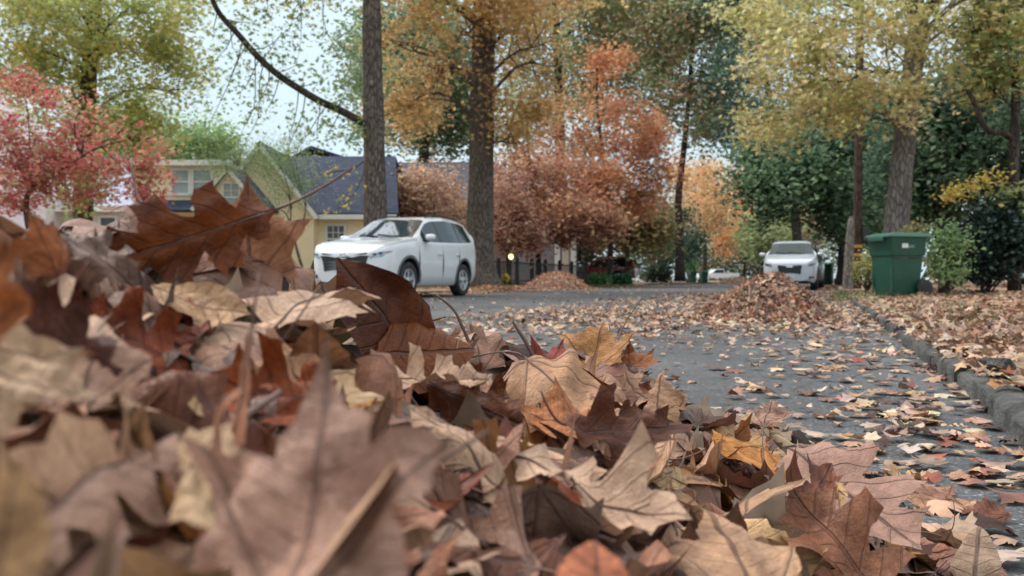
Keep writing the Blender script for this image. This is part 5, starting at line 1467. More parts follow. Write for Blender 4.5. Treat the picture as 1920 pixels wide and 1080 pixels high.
for a, b in ((324, 354), (364, 396)): window(h, px_x(a, dw), px_x(b, dw), px_z(362, dw), px_z(320, dw), dw, 1, 'pane_blind', True, base, .09)
window(h, px_x(523, dg), px_x(534, dg), px_z(464, dg), px_z(423, dg), dg, 1, 'pane', True, base, .06)
window(h, px_x(611, D), px_x(642, D), px_z(472, D), px_z(423, D), D + .3, 3, 'pane', True, base, .09)
MB().tube(np.array([P(511, 396, dg - .1), P(511, 440, dg - .1), P(511, 500, dg - .1)]) - base, .045, 8).build('downspout', M['white_trim'], h)
# the far roof with its own little gable behind
dq = 38.0; xg, zg = px_x(586, dq), px_z(275, dq)
hb = empty('rear_house', (xg, dq, .1), 0, 'grey roof with a small white gable showing behind the yellow cottage ridge', 'house', 'houses along the far side')
bb = np.array([xg, dq, .1])
xe, ze_ = px_x(655, dq), px_z(296, dq)
MB().prism([(-.9, 0), (5, 0), (5, ze_ - 1.0), (.05, zg - .45), (-.9, zg - 1.0)], 0, 4).build('wall', M['white_trim'], hb)
quad('roof', [(xg, dq - .3, zg), (xe + 3, dq - .3, ze_ - 1.0), (xe + 3, dq + 4, ze_ - 1.0), (xg, dq + 4, zg)], M['roof_blue'], hb, bb, .12)
quad('roof', [(xg - 1.2, dq - .3, zg - .65), (xg - .003, dq - .3, zg), (xg - .003, dq + 4, zg), (xg - 1.2, dq + 4, zg - .65)], M['roof_blue'], hb, bb, .12)

# ---- second house
d2 = 39.0; base = np.array([px_x(735, d2), d2, .12])
h = empty('brick_house', base, 0, 'pinkish brick house with a dark brown roof behind the purple brown small tree', 'house', 'houses along the far side')
MB().box(px_x(700, d2) - base[0], px_x(945, d2) - base[0], .2, 8, 0, px_z(398, d2) - base[2]).build('wall', M['pink_wall'], h)
quad('roof', [(px_x(695, d2), d2 - .3, px_z(396, d2)), (px_x(965, d2), d2 - .3, px_z(396, d2)), (px_x(935, 43), 43, px_z(303, 43)), (px_x(720, 43), 43, px_z(305, 43))], M['roof_brown'], h, base, .14)
quad('roof', [(px_x(935, 43), 43.01, px_z(303, 43)), (px_x(720, 43), 43.01, px_z(305, 43)), (px_x(695, d2), 47, px_z(396, d2)), (px_x(965, d2), 47, px_z(396, d2))], M['roof_brown'], h, base, .14)
dg = 38.2; xa, za = px_x(730, dg), px_z(290, dg); xr, zr2 = px_x(758, dg), px_z(375, dg); xl = 2 * xa - xr
MB().prism([(xl - base[0], 0), (xr - base[0], 0), (xr - base[0], zr2 - base[2]), (xa - base[0], za - base[2] - .1), (xl - base[0], zr2 - base[2])], dg - base[1], dg - base[1] + 3).build('wall', M['pink_wall'], h)
quad('roof', [(xa, dg - .2, za), (xr + .1, dg - .2, zr2 - .25), (xr + .1, 42, zr2 - .25), (xa, 42, za)], M['roof_brown'], h, base, .1)
quad('roof', [(xl - .1, dg - .2, zr2 - .25), (xa - .003, dg - .2, za), (xa - .003, 42, za), (xl - .1, 42, zr2 - .25)], M['roof_brown'], h, base, .1)
window(h, px_x(797, d2), px_x(820, d2), px_z(455, d2), px_z(415, d2), d2 + .2, 1, 'pane', True, base, .08)
# ---- pale house behind the red tree
d3 = 33.0; base = np.array([px_x(100, d3), d3, .12])
h = empty('pale_house', base, 0, 'pale lavender roofed house half hidden behind the red leaved tree', 'house', 'houses along the far side')
MB().box(px_x(-160, d3) - base[0], px_x(230, d3) - base[0], .2, 8, 0, px_z(395, d3) - base[2]).build('wall', M['pale_wall'], h)
quad('roof', [(px_x(-170, d3), d3 - .3, px_z(392, d3)), (px_x(300, d3), d3 - .3, px_z(392, d3)), (px_x(240, 37), 37, px_z(290, 37)), (px_x(-150, 37), 37, px_z(290, 37))], M['roof_lav'], h, base, .14)
dg = 32.0; xa, za = px_x(-20, dg), px_z(178, dg); xr, zr2 = px_x(85, dg), px_z(350, dg); xl = 2 * xa - xr
MB().prism([(xl - base[0], 0), (xr - base[0], 0), (xr - base[0], zr2 - base[2]), (xa - base[0], za - base[2] - .1), (xl - base[0], zr2 - base[2])], dg - base[1], dg - base[1] + 3).build('wall', M['pale_wall'], h)
MB().box(px_x(-160, d3) - base[0], px_x(232, d3) - base[0], -.4, -.28, px_z(398, d3) - base[2], px_z(388, d3) - base[2]).build('eave', M['white_trim'], h)
window(h, px_x(185, d3), px_x(212, d3), px_z(450, d3), px_z(408, d3), d3 + .2, 1, 'pane', True, base, .1)
# ---- pale porch by the red car
d4 = 54.0; base = np.array([px_x(1045, d4), d4, .15])
h = empty('garage', base, 0, 'small pale garage with beige door between white posts beyond the black fence', 'garage')
MB().box(px_x(940, d4) - base[0], px_x(1082, d4) - base[0], .2, 6, 0, px_z(440, d4) - base[2]).build('wall', simple('grey_wall', '#8c8a90', .8), h)
MB().box(px_x(1054, d4) - base[0], px_x(1067, d4) - base[0], .1, .19, .02, px_z(455, d4) - base[2]).build('door', M['beige'], h)
for a, b in ((1040, 1050), (1070, 1080)):
    MB().box(px_x(a, d4) - base[0], px_x(b, d4) - base[0], .02, .18, 0, px_z(446, d4) - base[2]).build('post', M['white_trim'], h)
quad('roof', [(px_x(930, d4), d4 - .5, px_z(440, d4)), (px_x(1092, d4), d4 - .5, px_z(440, d4)), (px_x(1085, 57), 57, px_z(400, 57)), (px_x(935, 57), 57, px_z(400, 57))], M['roof_brown'], h, base, .14)

# ---------------------------------------------------------------- black fence, lamp
M['black_iron'] = simple('black_painted_iron', (.012, .013, .016), 0.45, 0.2)
fx = lambda d: .364 * d - 12.64
base = np.array([fx(33.3), 33.3, .1])
h = empty('iron_fence', base, 0, 'black metal fence with square posts running along the far yard', 'fence')
ds = [29.5, 33.3, 35.3, 37.1, 38.9, 41.0, 43.0, 45.5]
for d in ds:
    x = fx(d) - base[0]; y = d - base[1]
    mb = MB(); mb.box(x - .075, x + .075, y - .075, y + .075, 0, 1.12); mb.add([(x - .1, y - .1, 1.12), (x + .1, y - .1, 1.12), (x + .1, y + .1, 1.12), (x - .1, y + .1, 1.12), (x, y, 1.22)], [(0, 1, 4), (1, 2, 4), (2, 3, 4), (3, 0, 4), (3, 2, 1, 0)])
    mb.build('post', M['black_iron'], h)
for a, b in zip(ds[:-1], ds[1:]):
    p0, p1 = np.array([fx(a) - base[0], a - base[1], 0]), np.array([fx(b) - base[0], b - base[1], 0])
    mb = MB()
    for z in (.22, .96): mb.tube(np.array([p0 + [0, 0, z], p1 + [0, 0, z]]), .025, 6)
    n = int((b - a) / .125)
    for i in range(1, n):
        q = p0 + (p1 - p0) * i / n
        mb.tube(np.array([q + [0, 0, .1], q + [0, 0, 1.02]]), .011, 5)
    mb.build('railing', M['black_iron'], h)
m, nt, out = new_mat('lit_lamp_globe')
e = N(nt, 'ShaderNodeEmission', i_Strength=1.3); e.inputs[0].default_value = (1.0, .93, .32, 1); nt.links.new(e.outputs[0], out.inputs[0]); M['lamp'] = m
p = P(958, 482, 35.2)
lp = empty('garden_lamp', (p[0], p[1], .12), 0, 'lit yellow globe lamp on a dark post behind the black fence', 'lamp')
lp.scale = (.86, .86, .90)
MB().lathe([(.05, 0), (.05, .05), (.028, .08), (.028, 1.12), (.06, 1.16), (.06, 1.2)], 10).build('post', M['black_iron'], lp, smooth=40)
MB().lathe([(.0, 1.2), (.055, 1.21), (.10, 1.26), (.122, 1.33), (.10, 1.40), (.055, 1.445), (0, 1.455)], 16).build('globe', M['lamp'], lp, smooth=180)

# ---------------------------------------------------------------- cars
M['white_paint'] = simple('white_car_paint', (.66, .675, .69), 0.28, 0.01, coat=0.8)
M['silver_white_paint'] = simple('silvery_white_car_paint', (.52, .56, .62), 0.3, 0.01, coat=0.8)
M['red_paint'] = simple('dark_red_car_paint', (.20, .018, .03), 0.3, 0.03, coat=0.7)
M['dark_paint'] = simple('dark_grey_car_paint', (.022, .025, .03), 0.3, 0.03, coat=0.7)
M['car_glass'] = simple('car_side_glass', (.012, .018, .018), 0.04, 0.1, spec=0.5)
M['windscreen'] = simple('car_windscreen_glass', (.03, .05, .06), 0.02, 0.1, spec=1.0, coat=1.0)
M['shaded_glass'] = simple('shaded_windscreen_glass', (.015, .025, .022), 0.06, 0.3, spec=0.15)
M['black_trim'] = simple('black_plastic_trim', (.02, .021, .023), 0.55, 0.1)
M['arch_trim'] = simple('grey_arch_trim', (.10, .11, .12), 0.5, 0.1)
M['tyre'] = simple('tyre_rubber', (.022, .022, .024), 0.8, 0.25, 12)
M['alloy'] = simple('alloy_wheel', (.62, .64, .66), 0.28, 0.05, metal=0.75)
M['chrome'] = simple('chrome', (.75, .77, .8), 0.15, 0.02, metal=0.95)
M['lens'] = simple('headlight_lens', (.28, .31, .34), 0.1, 0.4, 30, metal=0.5, coat=1.0)
M['amber'] = simple('amber_lens', (.55, .16, .05), 0.2, 0.1, coat=.8)
M['taillight'] = simple('red_lens', (.28, .012, .016), 0.15, 0.1, coat=.8)
M['plate'] = simple('number_plate', (.62, .66, .72), 0.45, 0.12, 20)

def pch(keys, x):
    k = np.array(sorted(keys)); return np.interp(x, k[:, 0], k[:, 1])

def smooth_keys(keys, xs):
    """piecewise curve through keys, softened"""
    k = np.array(sorted(keys)); xx = np.linspace(k[0, 0], k[-1, 0], 400); y = np.interp(xx, k[:, 0], k[:, 1])
    w = 13; ker = np.hanning(w + 2)[1:-1]; ker /= ker.sum()
    yp = np.concatenate([2 * y[0] - y[w:0:-1], y, 2 * y[-1] - y[-2:-w - 2:-1]])
    ys = np.convolve(yp, ker, 'same')[w:-w]
    return np.interp(xs, xx, ys)

SUV = dict(L0=2.42, L1=-2.43, axle=(1.45, -1.34), track=.80, wr=.375, ww=.245, arch=.445,
           zb=[(2.42, .33), (2.25, .27), (1.9, .24), (1.0, .24), (-1.0, .24), (-2.0, .28), (-2.43, .45)],
           hw=[(2.42, .60), (2.38, .70), (2.28, .81), (2.05, .90), (1.5, .958), (0, .955), (-1.4, .96), (-2.0, .925), (-2.3, .86), (-2.43, .76)],
           belt=[(2.42, .84), (2.36, .91), (2.2, .97), (1.8, 1.04), (1.2, 1.10), (.9, 1.11), (0, 1.11), (-1.5, 1.15), (-2.05, 1.19), (-2.3, 1.16), (-2.43, 1.02)],
           top=[(2.42, .86), (2.36, .94), (2.2, 1.01), (1.8, 1.09), (1.3, 1.16), (1.05, 1.19), (.25, 1.60), (.0, 1.665), (-.7, 1.715), (-1.6, 1.70), (-2.0, 1.655), (-2.12, 1.61), (-2.37, 1.23), (-2.43, 1.05)],
           roofw=[(2.42, .50), (2.2, .66), (1.3, .76), (1.05, .78), (.25, .63), (-.7, .655), (-1.9, .60), (-2.1, .60), (-2.34, .72), (-2.43, .70)],
           cowl=1.05, header=.22, win=[(.80, -.13), (-.19, -1.17), (-1.23, -1.93)], rear=(-2.12, -2.36))
for k_ in ('belt', 'top'): SUV[k_] = [(a_, b_ * 1.065) for a_, b_ in SUV[k_]]

def car_body(C, paint, parent):
    xs = np.unique(np.round(np.concatenate([np.linspace(C['L1'], C['L0'], 84), [C['cowl'], C['header'], *C['rear']], *[list(w) for w in C['win']],
                                            C['L0'] - np.array([.01, .03, .06, .1]), C['L1'] + np.array([.01, .03, .06, .1])]), 4))
    g = {k: smooth_keys(C[k], xs) for k in ('zb', 'hw', 'belt', 'top', 'roofw')}
    rows = []
    for i, x in enumerate(xs):
        zb, hw, zt, zbelt, rw = g['zb'][i], g['hw'][i], g['top'][i], g['belt'][i], g['roofw'][i]
        zbelt = min(zbelt, zt - .012)
        gh = np.clip((zt - zbelt - .08) / .30, 0, 1); H_ = zbelt - zb
        rw = min(rw, hw * .97)
        wb = hw * (.955 if gh > 0 else .95)
        z9 = max(zbelt + .006, zt - .10 * gh - .006)
        w9 = (rw + .045) * gh + wb * .985 * (1 - gh)
        w9 = min(w9, wb * .995)
        sec = [(0, zb), (hw * .62, zb), (hw * .90, zb + .015), (hw * .965, zb + .09), (hw * .99, zb + .22 * H_ + .04), (hw, zb + .52 * H_), (hw * .998, zb + .72 * H_), (hw * .985, zb + .86 * H_),
               (hw * .965, zbelt - .03), (wb, zbelt), (wb * .992, zbelt + .003 + .012 * gh), (w9, z9), (min(rw + .012, w9 * .985), zt - .045 * gh - .004), (rw * .90, zt - .016 * gh - .002), (rw * .5, zt - .002), (0, zt)]
        rows.append(sec)
    m = len(rows[0]); n = len(xs)
    full = 2 * m - 2
    V = []
    for i, x in enumerate(xs):
        s = rows[i]
        ring = [(x, w, z) for w, z in s] + [(x, -w, z) for w, z in s[-2:0:-1]]
        V += ring
    F, mi = [], []
    gi, wi, ri = 10, (12, 13, 14), None
    for i in range(n - 1):
        xm = (xs[i] + xs[i + 1]) / 2
        for k in range(full):
            k2 = (k + 1) % full
            F.append((i * full + k, (i + 1) * full + k, (i + 1) * full + k2, i * full + k2))
            kk = k if k < m - 1 else full - 1 - k
            idx = 0
            if kk == gi and any(b < xm < a for a, b in C['win']): idx = 1
            elif kk in wi and C['header'] < xm < C['cowl']: idx = 2
            elif kk in wi and C['rear'][1] < xm < C['rear'][0]: idx = 1
            elif kk == gi and C['win'][-1][1] < xm < C['win'][0][0]: idx = 3
            elif kk in (0, 1): idx = 3
            mi.append(idx)
    F += [tuple(range(full)), tuple(range((n - 1) * full, n * full))[::-1]]; mi += [0, 0]
    o = obj('body', V, F, [paint, M['car_glass'], M['windscreen'], M['black_trim']], None, smooth=180)
    o.data.polygons.foreach_set('material_index', mi)
    bm = bmesh.new(); bm.from_mesh(o.data); bmesh.ops.recalc_face_normals(bm, faces=bm.faces[:]); bm.to_mesh(o.data); bm.free()
    # cut the wheel arches
    ob = o
    for ax in C['axle']:
        for s in (1, -1):
            cm = MB().lathe([(0, .50), (C['arch'], .50), (C['arch'], 1.3), (0, 1.3)], 40, 'y')
            c = cm.build('arch_cutter', M['black_trim'])
            c.location = (ax, 0, C['wr'] + .015)
            if s < 0: c.rotation_euler = (0, 0, math.pi)
            md = ob.modifiers.new('b', 'BOOLEAN'); md.operation = 'DIFFERENCE'; md.object = c; md.solver = 'EXACT'
            bpy.context.view_layer.update()
            dg_ = bpy.context.evaluated_depsgraph_get()
            me = bpy.data.meshes.new_from_object(ob.evaluated_get(dg_))
            old = ob.data; ob.modifiers.clear(); ob.data = me; bpy.data.meshes.remove(old)
            cmsh = c.data; bpy.data.objects.remove(c); bpy.data.meshes.remove(cmsh)
    me = ob.data
    keep = [p.material_index for p in me.polygons]
    me.materials.clear()
    for x in (paint, M['car_glass'], M['windscreen'], M['black_trim']): me.materials.append(x)
    me.polygons.foreach_set('material_index', keep)
    for p in me.polygons:
        c = p.center
        for ax in C['axle']:
            r = math.hypot(c.x - ax, c.z - C['wr'] - .015)
            if r < C['arch'] + .004 and abs(c.y) < .97 and (abs(abs(c.y) - .5) < .01 or abs(p.normal.y) < .3 and r > C['arch'] - .03): p.material_index = 3
    tree_ = BVHTree.FromObject(ob, bpy.context.evaluated_depsgraph_get())
    # glass becomes parts of its own
    def take(idx, name, test=lambda c: True):
        sel = [p for p in me.polygons if p.material_index == idx and test(p.center)]
        if not sel: return
        ids = sorted({v for p in sel for v in p.vertices}); mp = {v: i for i, v in enumerate(ids)}
        obj(name, [me.vertices[v].co for v in ids], [[mp[v] for v in p.vertices] for p in sel], [paint, M['car_glass'], M['windscreen'], M['black_trim']][idx], parent, smooth=180)
    take(2, 'windscreen')
    for a, b in C['win']:
        for s in (1, -1): take(1, 'side_window', lambda c: b - .01 < c.x < a + .01 and c.y * s > 0 and c.z < 1.62 and abs(c.y) > .5 and c.x > C['rear'][0] + .02)
    take(1, 'rear_window', lambda c: c.x < C['rear'][0] - .005)
    bm = bmesh.new(); bm.from_mesh(me)
    bmesh.ops.delete(bm, geom=[f for f in bm.faces if f.material_index in (1, 2)], context='FACES')
    bm.to_mesh(me); bm.free()
    me.polygons.foreach_set('use_smooth', [True] * len(me.polygons)); me.set_sharp_from_angle(angle=R(38))
    ob.parent = parent
    return ob, tree_

def patch(tree_, outline, view, off, th, name, mat, parent, step=.05, side=1):
    """a thin panel following the body: outline in (y,z) from the front or (x,z) from a side"""
    v, f = tri_patch(refine(outline, step, 1, 0.0), step)
    n = len(v); P3 = []
    d = {'front': Vector((-1, 0, 0)), 'side': Vector((0, -side, 0)), 'rear': Vector((1, 0, 0))}[view]
    last = None
    for a, b in v:
        org = Vector((4, a, b)) if view == 'front' else Vector((a, 3 * side, b)) if view == 'side' else Vector((-4, a, b))
        hit, nr, _, _ = tree_.ray_cast(org, d)
        if hit is None: hit = last or Vector((2.3, a, b)) if view == 'front' else last or Vector((a, side * .9, b)) if view == 'side' else last or Vector((-2.4, a, b))
        last = hit; P3.append(hit - d * off)
    V = P3 + [p + d * th for p in P3]
    edges = {}
    for t in f:
        for i in range(3):
            e = (t[i], t[(i + 1) % 3]); edges[e] = edges.get(e, 0) + 1
    F = [tuple(t) for t in f] + [tuple(i + n for i in t[::-1]) for t in f]
    for (a, b) in edges:
        if (b, a) not in edges: F.append((b, a, a + n, b + n))
    return MB().add(V, F).build(name, mat, parent, smooth=35)

def wheel(parent, x, y, r, w, side, spokes=5):
    t = MB().lathe([(r * .62, -w * .42), (r * .80, -w * .5), (r * .93, -w * .48), (r * .985, -w * .38), (r, -w * .2), (r, w * .2), (r * .985, w * .38), (r * .93, w * .48), (r * .80, w * .5), (r * .66, w * .45), (r * .655, w * .2), (r * .62, -w * .1)], 36, 'y')
    wh = t.build('wheel', M['tyre'], parent, smooth=50)
    wh.location = (x, y, r)
    if side < 0: wh.rotation_euler = (0, 0, math.pi)
    rim = MB()
    rim.lathe([(r * .655, w * .42), (r * .64, w * .46), (r * .60, w * .44), (r * .58, w * .30), (r * .57, w * .05), (0, w * .02)], 36, 'y')
    for k in range(spokes):
        for dlt in (-.16, .16):
            a0 = 2 * math.pi * k / spokes + math.pi / 2
            a1 = a0 + dlt
            c = np.array([math.cos(a0 + dlt * .5), 0, math.sin(a0 + dlt * .5)]); e = np.array([math.cos(a1), 0, math.sin(a1)])
            p0 = c * r * .13 + [0, w * .36, 0]; p1 = e * r * .615 + [0, w * .40, 0]
            tn = np.array([-math.sin(a1), 0, math.cos(a1)])
            wd0, wd1 = r * .07, r * .055
            V = [p0 - tn * wd0, p0 + tn * wd0, p1 + tn * wd1, p1 - tn * wd1]; V += [q - [0, w * .14, 0] for q in V]
            rim.add(V, [(0, 1, 2, 3), (7, 6, 5, 4), (0, 4, 5, 1), (1, 5, 6, 2), (2, 6, 7, 3), (3, 7, 4, 0)])
    rim.lathe([(r * .16, w * .25), (r * .16, w * .40), (r * .12, w * .43), (0, w * .43)], 16, 'y')
    ro = rim.build('rim', M['alloy'], wh, smooth=35)
    MB().lathe([(r * .56, w * .06), (0, w * .06)], 24, 'y').build('brake_disc', M['black_trim'], wh)
    return wh

def mirror(parent, x, y, z, s, mat):
    mb = MB()
    V, F = [], []
    for i, (a, k) in enumerate(((-.09, .45), (-.05, .9), (.0, 1), (.06, .85), (.10, .4))):
        for j in range(14):
            q = 2 * math.pi * j / 14
            V.append((x + a, y + s * (.13 + .115 * k * math.copysign(abs(math.cos(q)) ** .7, math.cos(q))), z + .075 * k * math.copysign(abs(math.sin(q)) ** .7, math.sin(q))))
    for i in range(4):
        for j in range(14): F.append((i * 14 + j, i * 14 + (j + 1) % 14, (i + 1) * 14 + (j + 1) % 14, (i + 1) * 14 + j))
    F += [tuple(range(14)), tuple(range(56, 70))[::-1]]
    o = mb.add(V, F).build('wing_mirror', mat, parent, smooth=60)
    MB().box(x - .05, x + .05, min(y - s * .05, y + s * .08), max(y - s * .05, y + s * .08), z - .105, z - .06).build('mirror_foot', M['black_trim'], o)
    return o

def car(name, label, loc, rz, C=SUV, paint='white_paint', detail=2, group='cars parked along the street', grille='wide', rails=True):
    t = empty(name, (loc[0], loc[1], 0.0), rz, label, 'car', group)
    body, bv = car_body(C, M[paint], t)
    for ax in C['axle']:
        for s in (1, -1): wheel(t, ax, s * (C['track'] + .02), C['wr'], C['ww'], s)
    zr = C['wr'] + .015
    mirror(t, C['win'][0][0] - .12, pch(C['hw'], .7) * .95, pch(C['belt'], .7) + .10, 1, M[paint]); mirror(t, C['win'][0][0] - .12, -pch(C['hw'], .7) * .95, pch(C['belt'], .7) + .10, -1, M[paint])
    # dark arch lips
    for ax in C['axle']:
        for s in (1, -1):
            a = np.linspace(R(-8), R(188), 34)
            ro, ri = C['arch'] + .055, C['arch'] + .004
            ol = [(ax + ro * math.cos(q), zr + ro * math.sin(q)) for q in a] + [(ax + ri * math.cos(q), zr + ri * math.sin(q)) for q in a[::-1]]
            patch(bv, [(x, z) for x, z in ol], 'side', .014, .03, 'arch_lip', M['arch_trim'], t, .05, s)
    hwf = pch(C['hw'], C['L0'] - .12); gz0, gz1 = .52, pch(C['belt'], C['L0']) - .01
    if grille == 'wide':
        patch(bv, [(-.54, gz1 - .02), (-.46, gz0 + .03), (.46, gz0 + .03), (.54, gz1 - .02), (.50, gz1 + .03), (-.50, gz1 + .03)], 'front', .012, .03, 'grille', M['black_trim'], t)
        gr = t.children[-1]
        for z in (.60, .66, .72): patch(bv, [(-.47, z), (.47, z), (.48, z + .018), (-.48, z + .018)], 'front', .022, .02, 'grille_bar', M['arch_trim'], gr)
        patch(bv, [(-.57, gz1 - .035), (-.20, gz1 - .065), (.20, gz1 - .065), (.57, gz1 - .035), (.57, gz1 + .012), (.2, gz1 - .005), (-.2, gz1 - .005), (-.57, gz1 + .012)], 'front', .03, .03, 'grille_bar', M['chrome'], gr)
        em = MB()
        for rx, rz_, w_ in ((.085, .058, .009), (.036, .054, .007), (.062, .026, .007)):
            q = np.linspace(0, 2 * math.pi, 25)
            em.tube(np.stack([np.full(25, C['L0'] + .045), rx * np.cos(q), gz1 - .035 + rz_ * np.sin(q) + (.016 if rz_ < .03 else 0)], -1), w_, 6, False)
        em.build('emblem', M['chrome'], gr, smooth=180)
    else:
        patch(bv, [(-.40, gz1 - .06), (-.36, .56), (.36, .56), (.40, gz1 - .06), (.36, gz1 - .01), (-.36, gz1 - .01)], 'front', .012, .03, 'grille', M['black_trim'], t)
        gr = t.children[-1]
        patch(bv, [(-.10, gz1 - .1), (.10, gz1 - .1), (.10, gz1 - .03), (-.10, gz1 - .03)], 'front', .03, .03, 'emblem', M['chrome'], gr)
    for s in (1, -1):
        o1 = [(.57 * s, gz1 - .085), (.78 * s, gz1 - .05), (.885 * s, gz1 + .06), (.80 * s, gz1 + .065), (.60 * s, gz1 + .02)]
        if s < 0: o1 = o1[::-1]
        hl = patch(bv, o1, 'front', .012, .02, 'headlight', M['lens'], t, .035)
        for q in (.66, .75):
            o2 = [(s * (q + .03 * math.cos(k)), gz1 - .005 + (q - .66) * .25 + .025 * math.sin(k)) for k in np.linspace(0, 6.28, 12)[:-1]]
            patch(bv, o2 if s > 0 else o2[::-1], 'front', .016, .02, 'projector', M['black_trim'], hl, .03)
        o3 = [(.815 * s, gz1 + .02), (.885 * s, gz1 + .075), (.82 * s, gz1 + .062)]
        patch(bv, o3 if s > 0 else o3[::-1], 'front', .018, .02, 'side_marker', M['amber'], hl, .03)
        o4 = [(.62 * s, .40), (.80 * s, .42), (.79 * s, .50), (.63 * s, .49)]
        fg = patch(bv, o4 if s > 0 else o4[::-1], 'front', .012, .02, 'fog_light', M['black_trim'], t, .04)
        o5 = [(s * (.70 + .032 * math.cos(k)), .452 + .03 * math.sin(k)) for k in np.linspace(0, 6.28, 12)[:-1]]
        patch(bv, o5 if s > 0 else o5[::-1], 'front', .018, .02, 'fog_lens', M['lens'], fg, .03)
        o6 = [(.62 * s, .375), (.82 * s, .395), (.82 * s, .41), (.62 * s, .39)]
        patch(bv, o6 if s > 0 else o6[::-1], 'front', .02, .02, 'fog_trim', M['chrome'], fg, .05)
        if detail > 1:
            for x, z0, z1 in ((1.02, .36, 1.08), (-.16, .34, 1.10), (-1.02, .5, 1.12)):
                patch(bv, [(x - .009, z0), (x + .009, z0), (x + .009 - (.05 if x < -1 else 0), z1), (x - .009 - (.05 if x < -1 else 0), z1)], 'side', .003, .01, 'door_seam', M['black_trim'], t, .08, s)
            for x in (.02, -.98):
                patch(bv, [(x - .11, .93), (x + .11, .93), (x + .11, .955), (x - .11, .955)], 'side', .03, .035, 'door_handle', M[paint], t, .08, s)
            patch(bv, [(1.62, .985), (1.95, .93), (1.95, .95), (1.62, 1.0)], 'side', .002, .01, 'body_crease', M[paint], t, .08, s)
        if detail == 0: patch(bv, [(1.0, .215), (1.0, .33), (-.88, .33), (-.88, .215)][::-1], 'side', .012, .02, 'sill_trim', M['plate'], t, .09, s)
        o7 = [(.60 * s, 1.03), (.84 * s, 1.0), (.83 * s, 1.10), (.62 * s, 1.12)]
        patch(bv, o7 if s > 0 else o7[::-1], 'rear', .012, .02, 'tail_light', M['taillight'], t, .04)
    patch(bv, [(-.62, .29), (.62, .29), (.66, .37), (-.66, .37)], 'front', .012, .02, 'lower_grille', M['black_trim'], t, .08)
    patch(bv, [(-.16, .42), (.16, .42), (.16, .535), (-.16, .535)], 'front', .02, .02, 'number_plate', M['plate'], t, .06)
    for s in (1, -1):
        mb = MB(); yy = pch(C['roofw'], -.6) * .88 * s
        xs = np.linspace(.0, -1.75, 9)
        zz = smooth_keys(C['top'], xs) - .005
        if rails:
            mb.tube(np.stack([xs, np.full(9, yy), zz + .035 * np.array([0, .9, 1, 1, 1, 1, 1, .9, 0])], -1), .018, 6)
            mb.build('roof_rail', M['black_trim'], t, smooth=180)
    if detail == 1:
        for ch in t.children:
            if ch.name.startswith('windscreen'): ch.data.materials[0] = M['shaded_glass']
    wp = MB()
    for y0, y1 in ((.45, -.10), (-.05, -.52)):
        xw = C['cowl'] - .04; zw = float(smooth_keys(C['top'], [xw])[0])
        wp.tube(np.array([[xw, y0, zw + .02], [xw - .05, (y0 + y1) / 2, zw + .04], [xw - .10, y1, zw + .065]]), .010, 5)
    wp.build('wiper', M['black_trim'], t)
    return t

SUVF = (-SN, -CS)
yaw = math.atan2(-CS, -SN)
car('parked_car', 'white family car with black grille parked across the street by the tall straight trunk', (-2.47, 19.08), yaw, SUV, 'white_paint', 2)
C2 = dict(SUV); C2.update(top=[(a, b * 1.0) for a, b in SUV['top']], hw=[(a, b * .955) for a, b in SUV['hw']], roofw=[(a, b * 1.0) for a, b in SUV['roofw']], track=.76)
car('parked_car', 'silvery white car facing out from behind the brown leaf pile', (10.27, 31.3), yaw, C2, 'silver_white_paint', 1, grille='narrow')
car('parked_car', 'dark grey car parked close behind the silvery white car', (12.75, 37.6), yaw, SUV, 'dark_paint', 1)
C3 = dict(SUV)
C3.update(top=[(2.42, .90), (2.36, .98), (2.2, 1.02), (1.3, 1.06), (1.0, 1.08), (.45, 1.60), (.2, 1.68), (-.7, 1.71), (-1.8, 1.70), (-2.2, 1.66), (-2.3, 1.62), (-2.38, 1.25), (-2.43, 1.0)], cowl=1.0, header=.45, win=[(.78, -.10), (-.18, -1.12), (-1.2, -2.1)], rear=(-2.29, -2.38),
          belt=[(2.42, .86), (2.36, .95), (2.2, .99), (1.3, 1.01), (0, 1.03), (-1.5, 1.05), (-2.3, 1.07), (-2.43, .98)])
p = P(1130, 520, 60)
rc = car('parked_car', 'dark red older car with silver lower trim standing sideways on the driveway', (p[0], p[1]), math.pi - .35, C3, 'red_paint', 0)
rc.location.z = .16
MB().box(-1.7, .1, -.55, .55, 1.735, 1.82).build('roof_rack', M['plate'], rc, bevel=.03)
p = P(1885, 523, 31)
car('parked_car', 'dark car with one alloy wheel showing through the glossy bush', (p[0], p[1]), math.pi + .05, SUV, 'dark_paint', 0).location.z = .17

# far white pickup
p = P(1345, 520, 112)
t = empty('pickup_truck', (p[0], p[1], .05), math.pi + .12, 'tiny white pickup side on at the far end of the street', 'truck', 'cars parked along the street')
mb = MB().prism([(-2.7, .45), (2.5, .45), (2.6, .6), (2.55, .95), (2.3, 1.05), (1.15, 1.1), (.55, 1.62), (-.55, 1.66), (-.75, 1.1), (-2.7, 1.1)], -.92, .92)
mb.build('body', M['white_paint'], t, bevel=.05)
for s in (1, -1): MB().prism([(.95, 1.12), (.5, 1.55), (-.5, 1.57), (-.6, 1.12)], s * .93 - .005, s * .93 + .005).build('side_window', M['car_glass'], t)
for x in (1.6, -1.7):
    for s in (1, -1): wheel(t, x, s * .8, .38, .25, s)

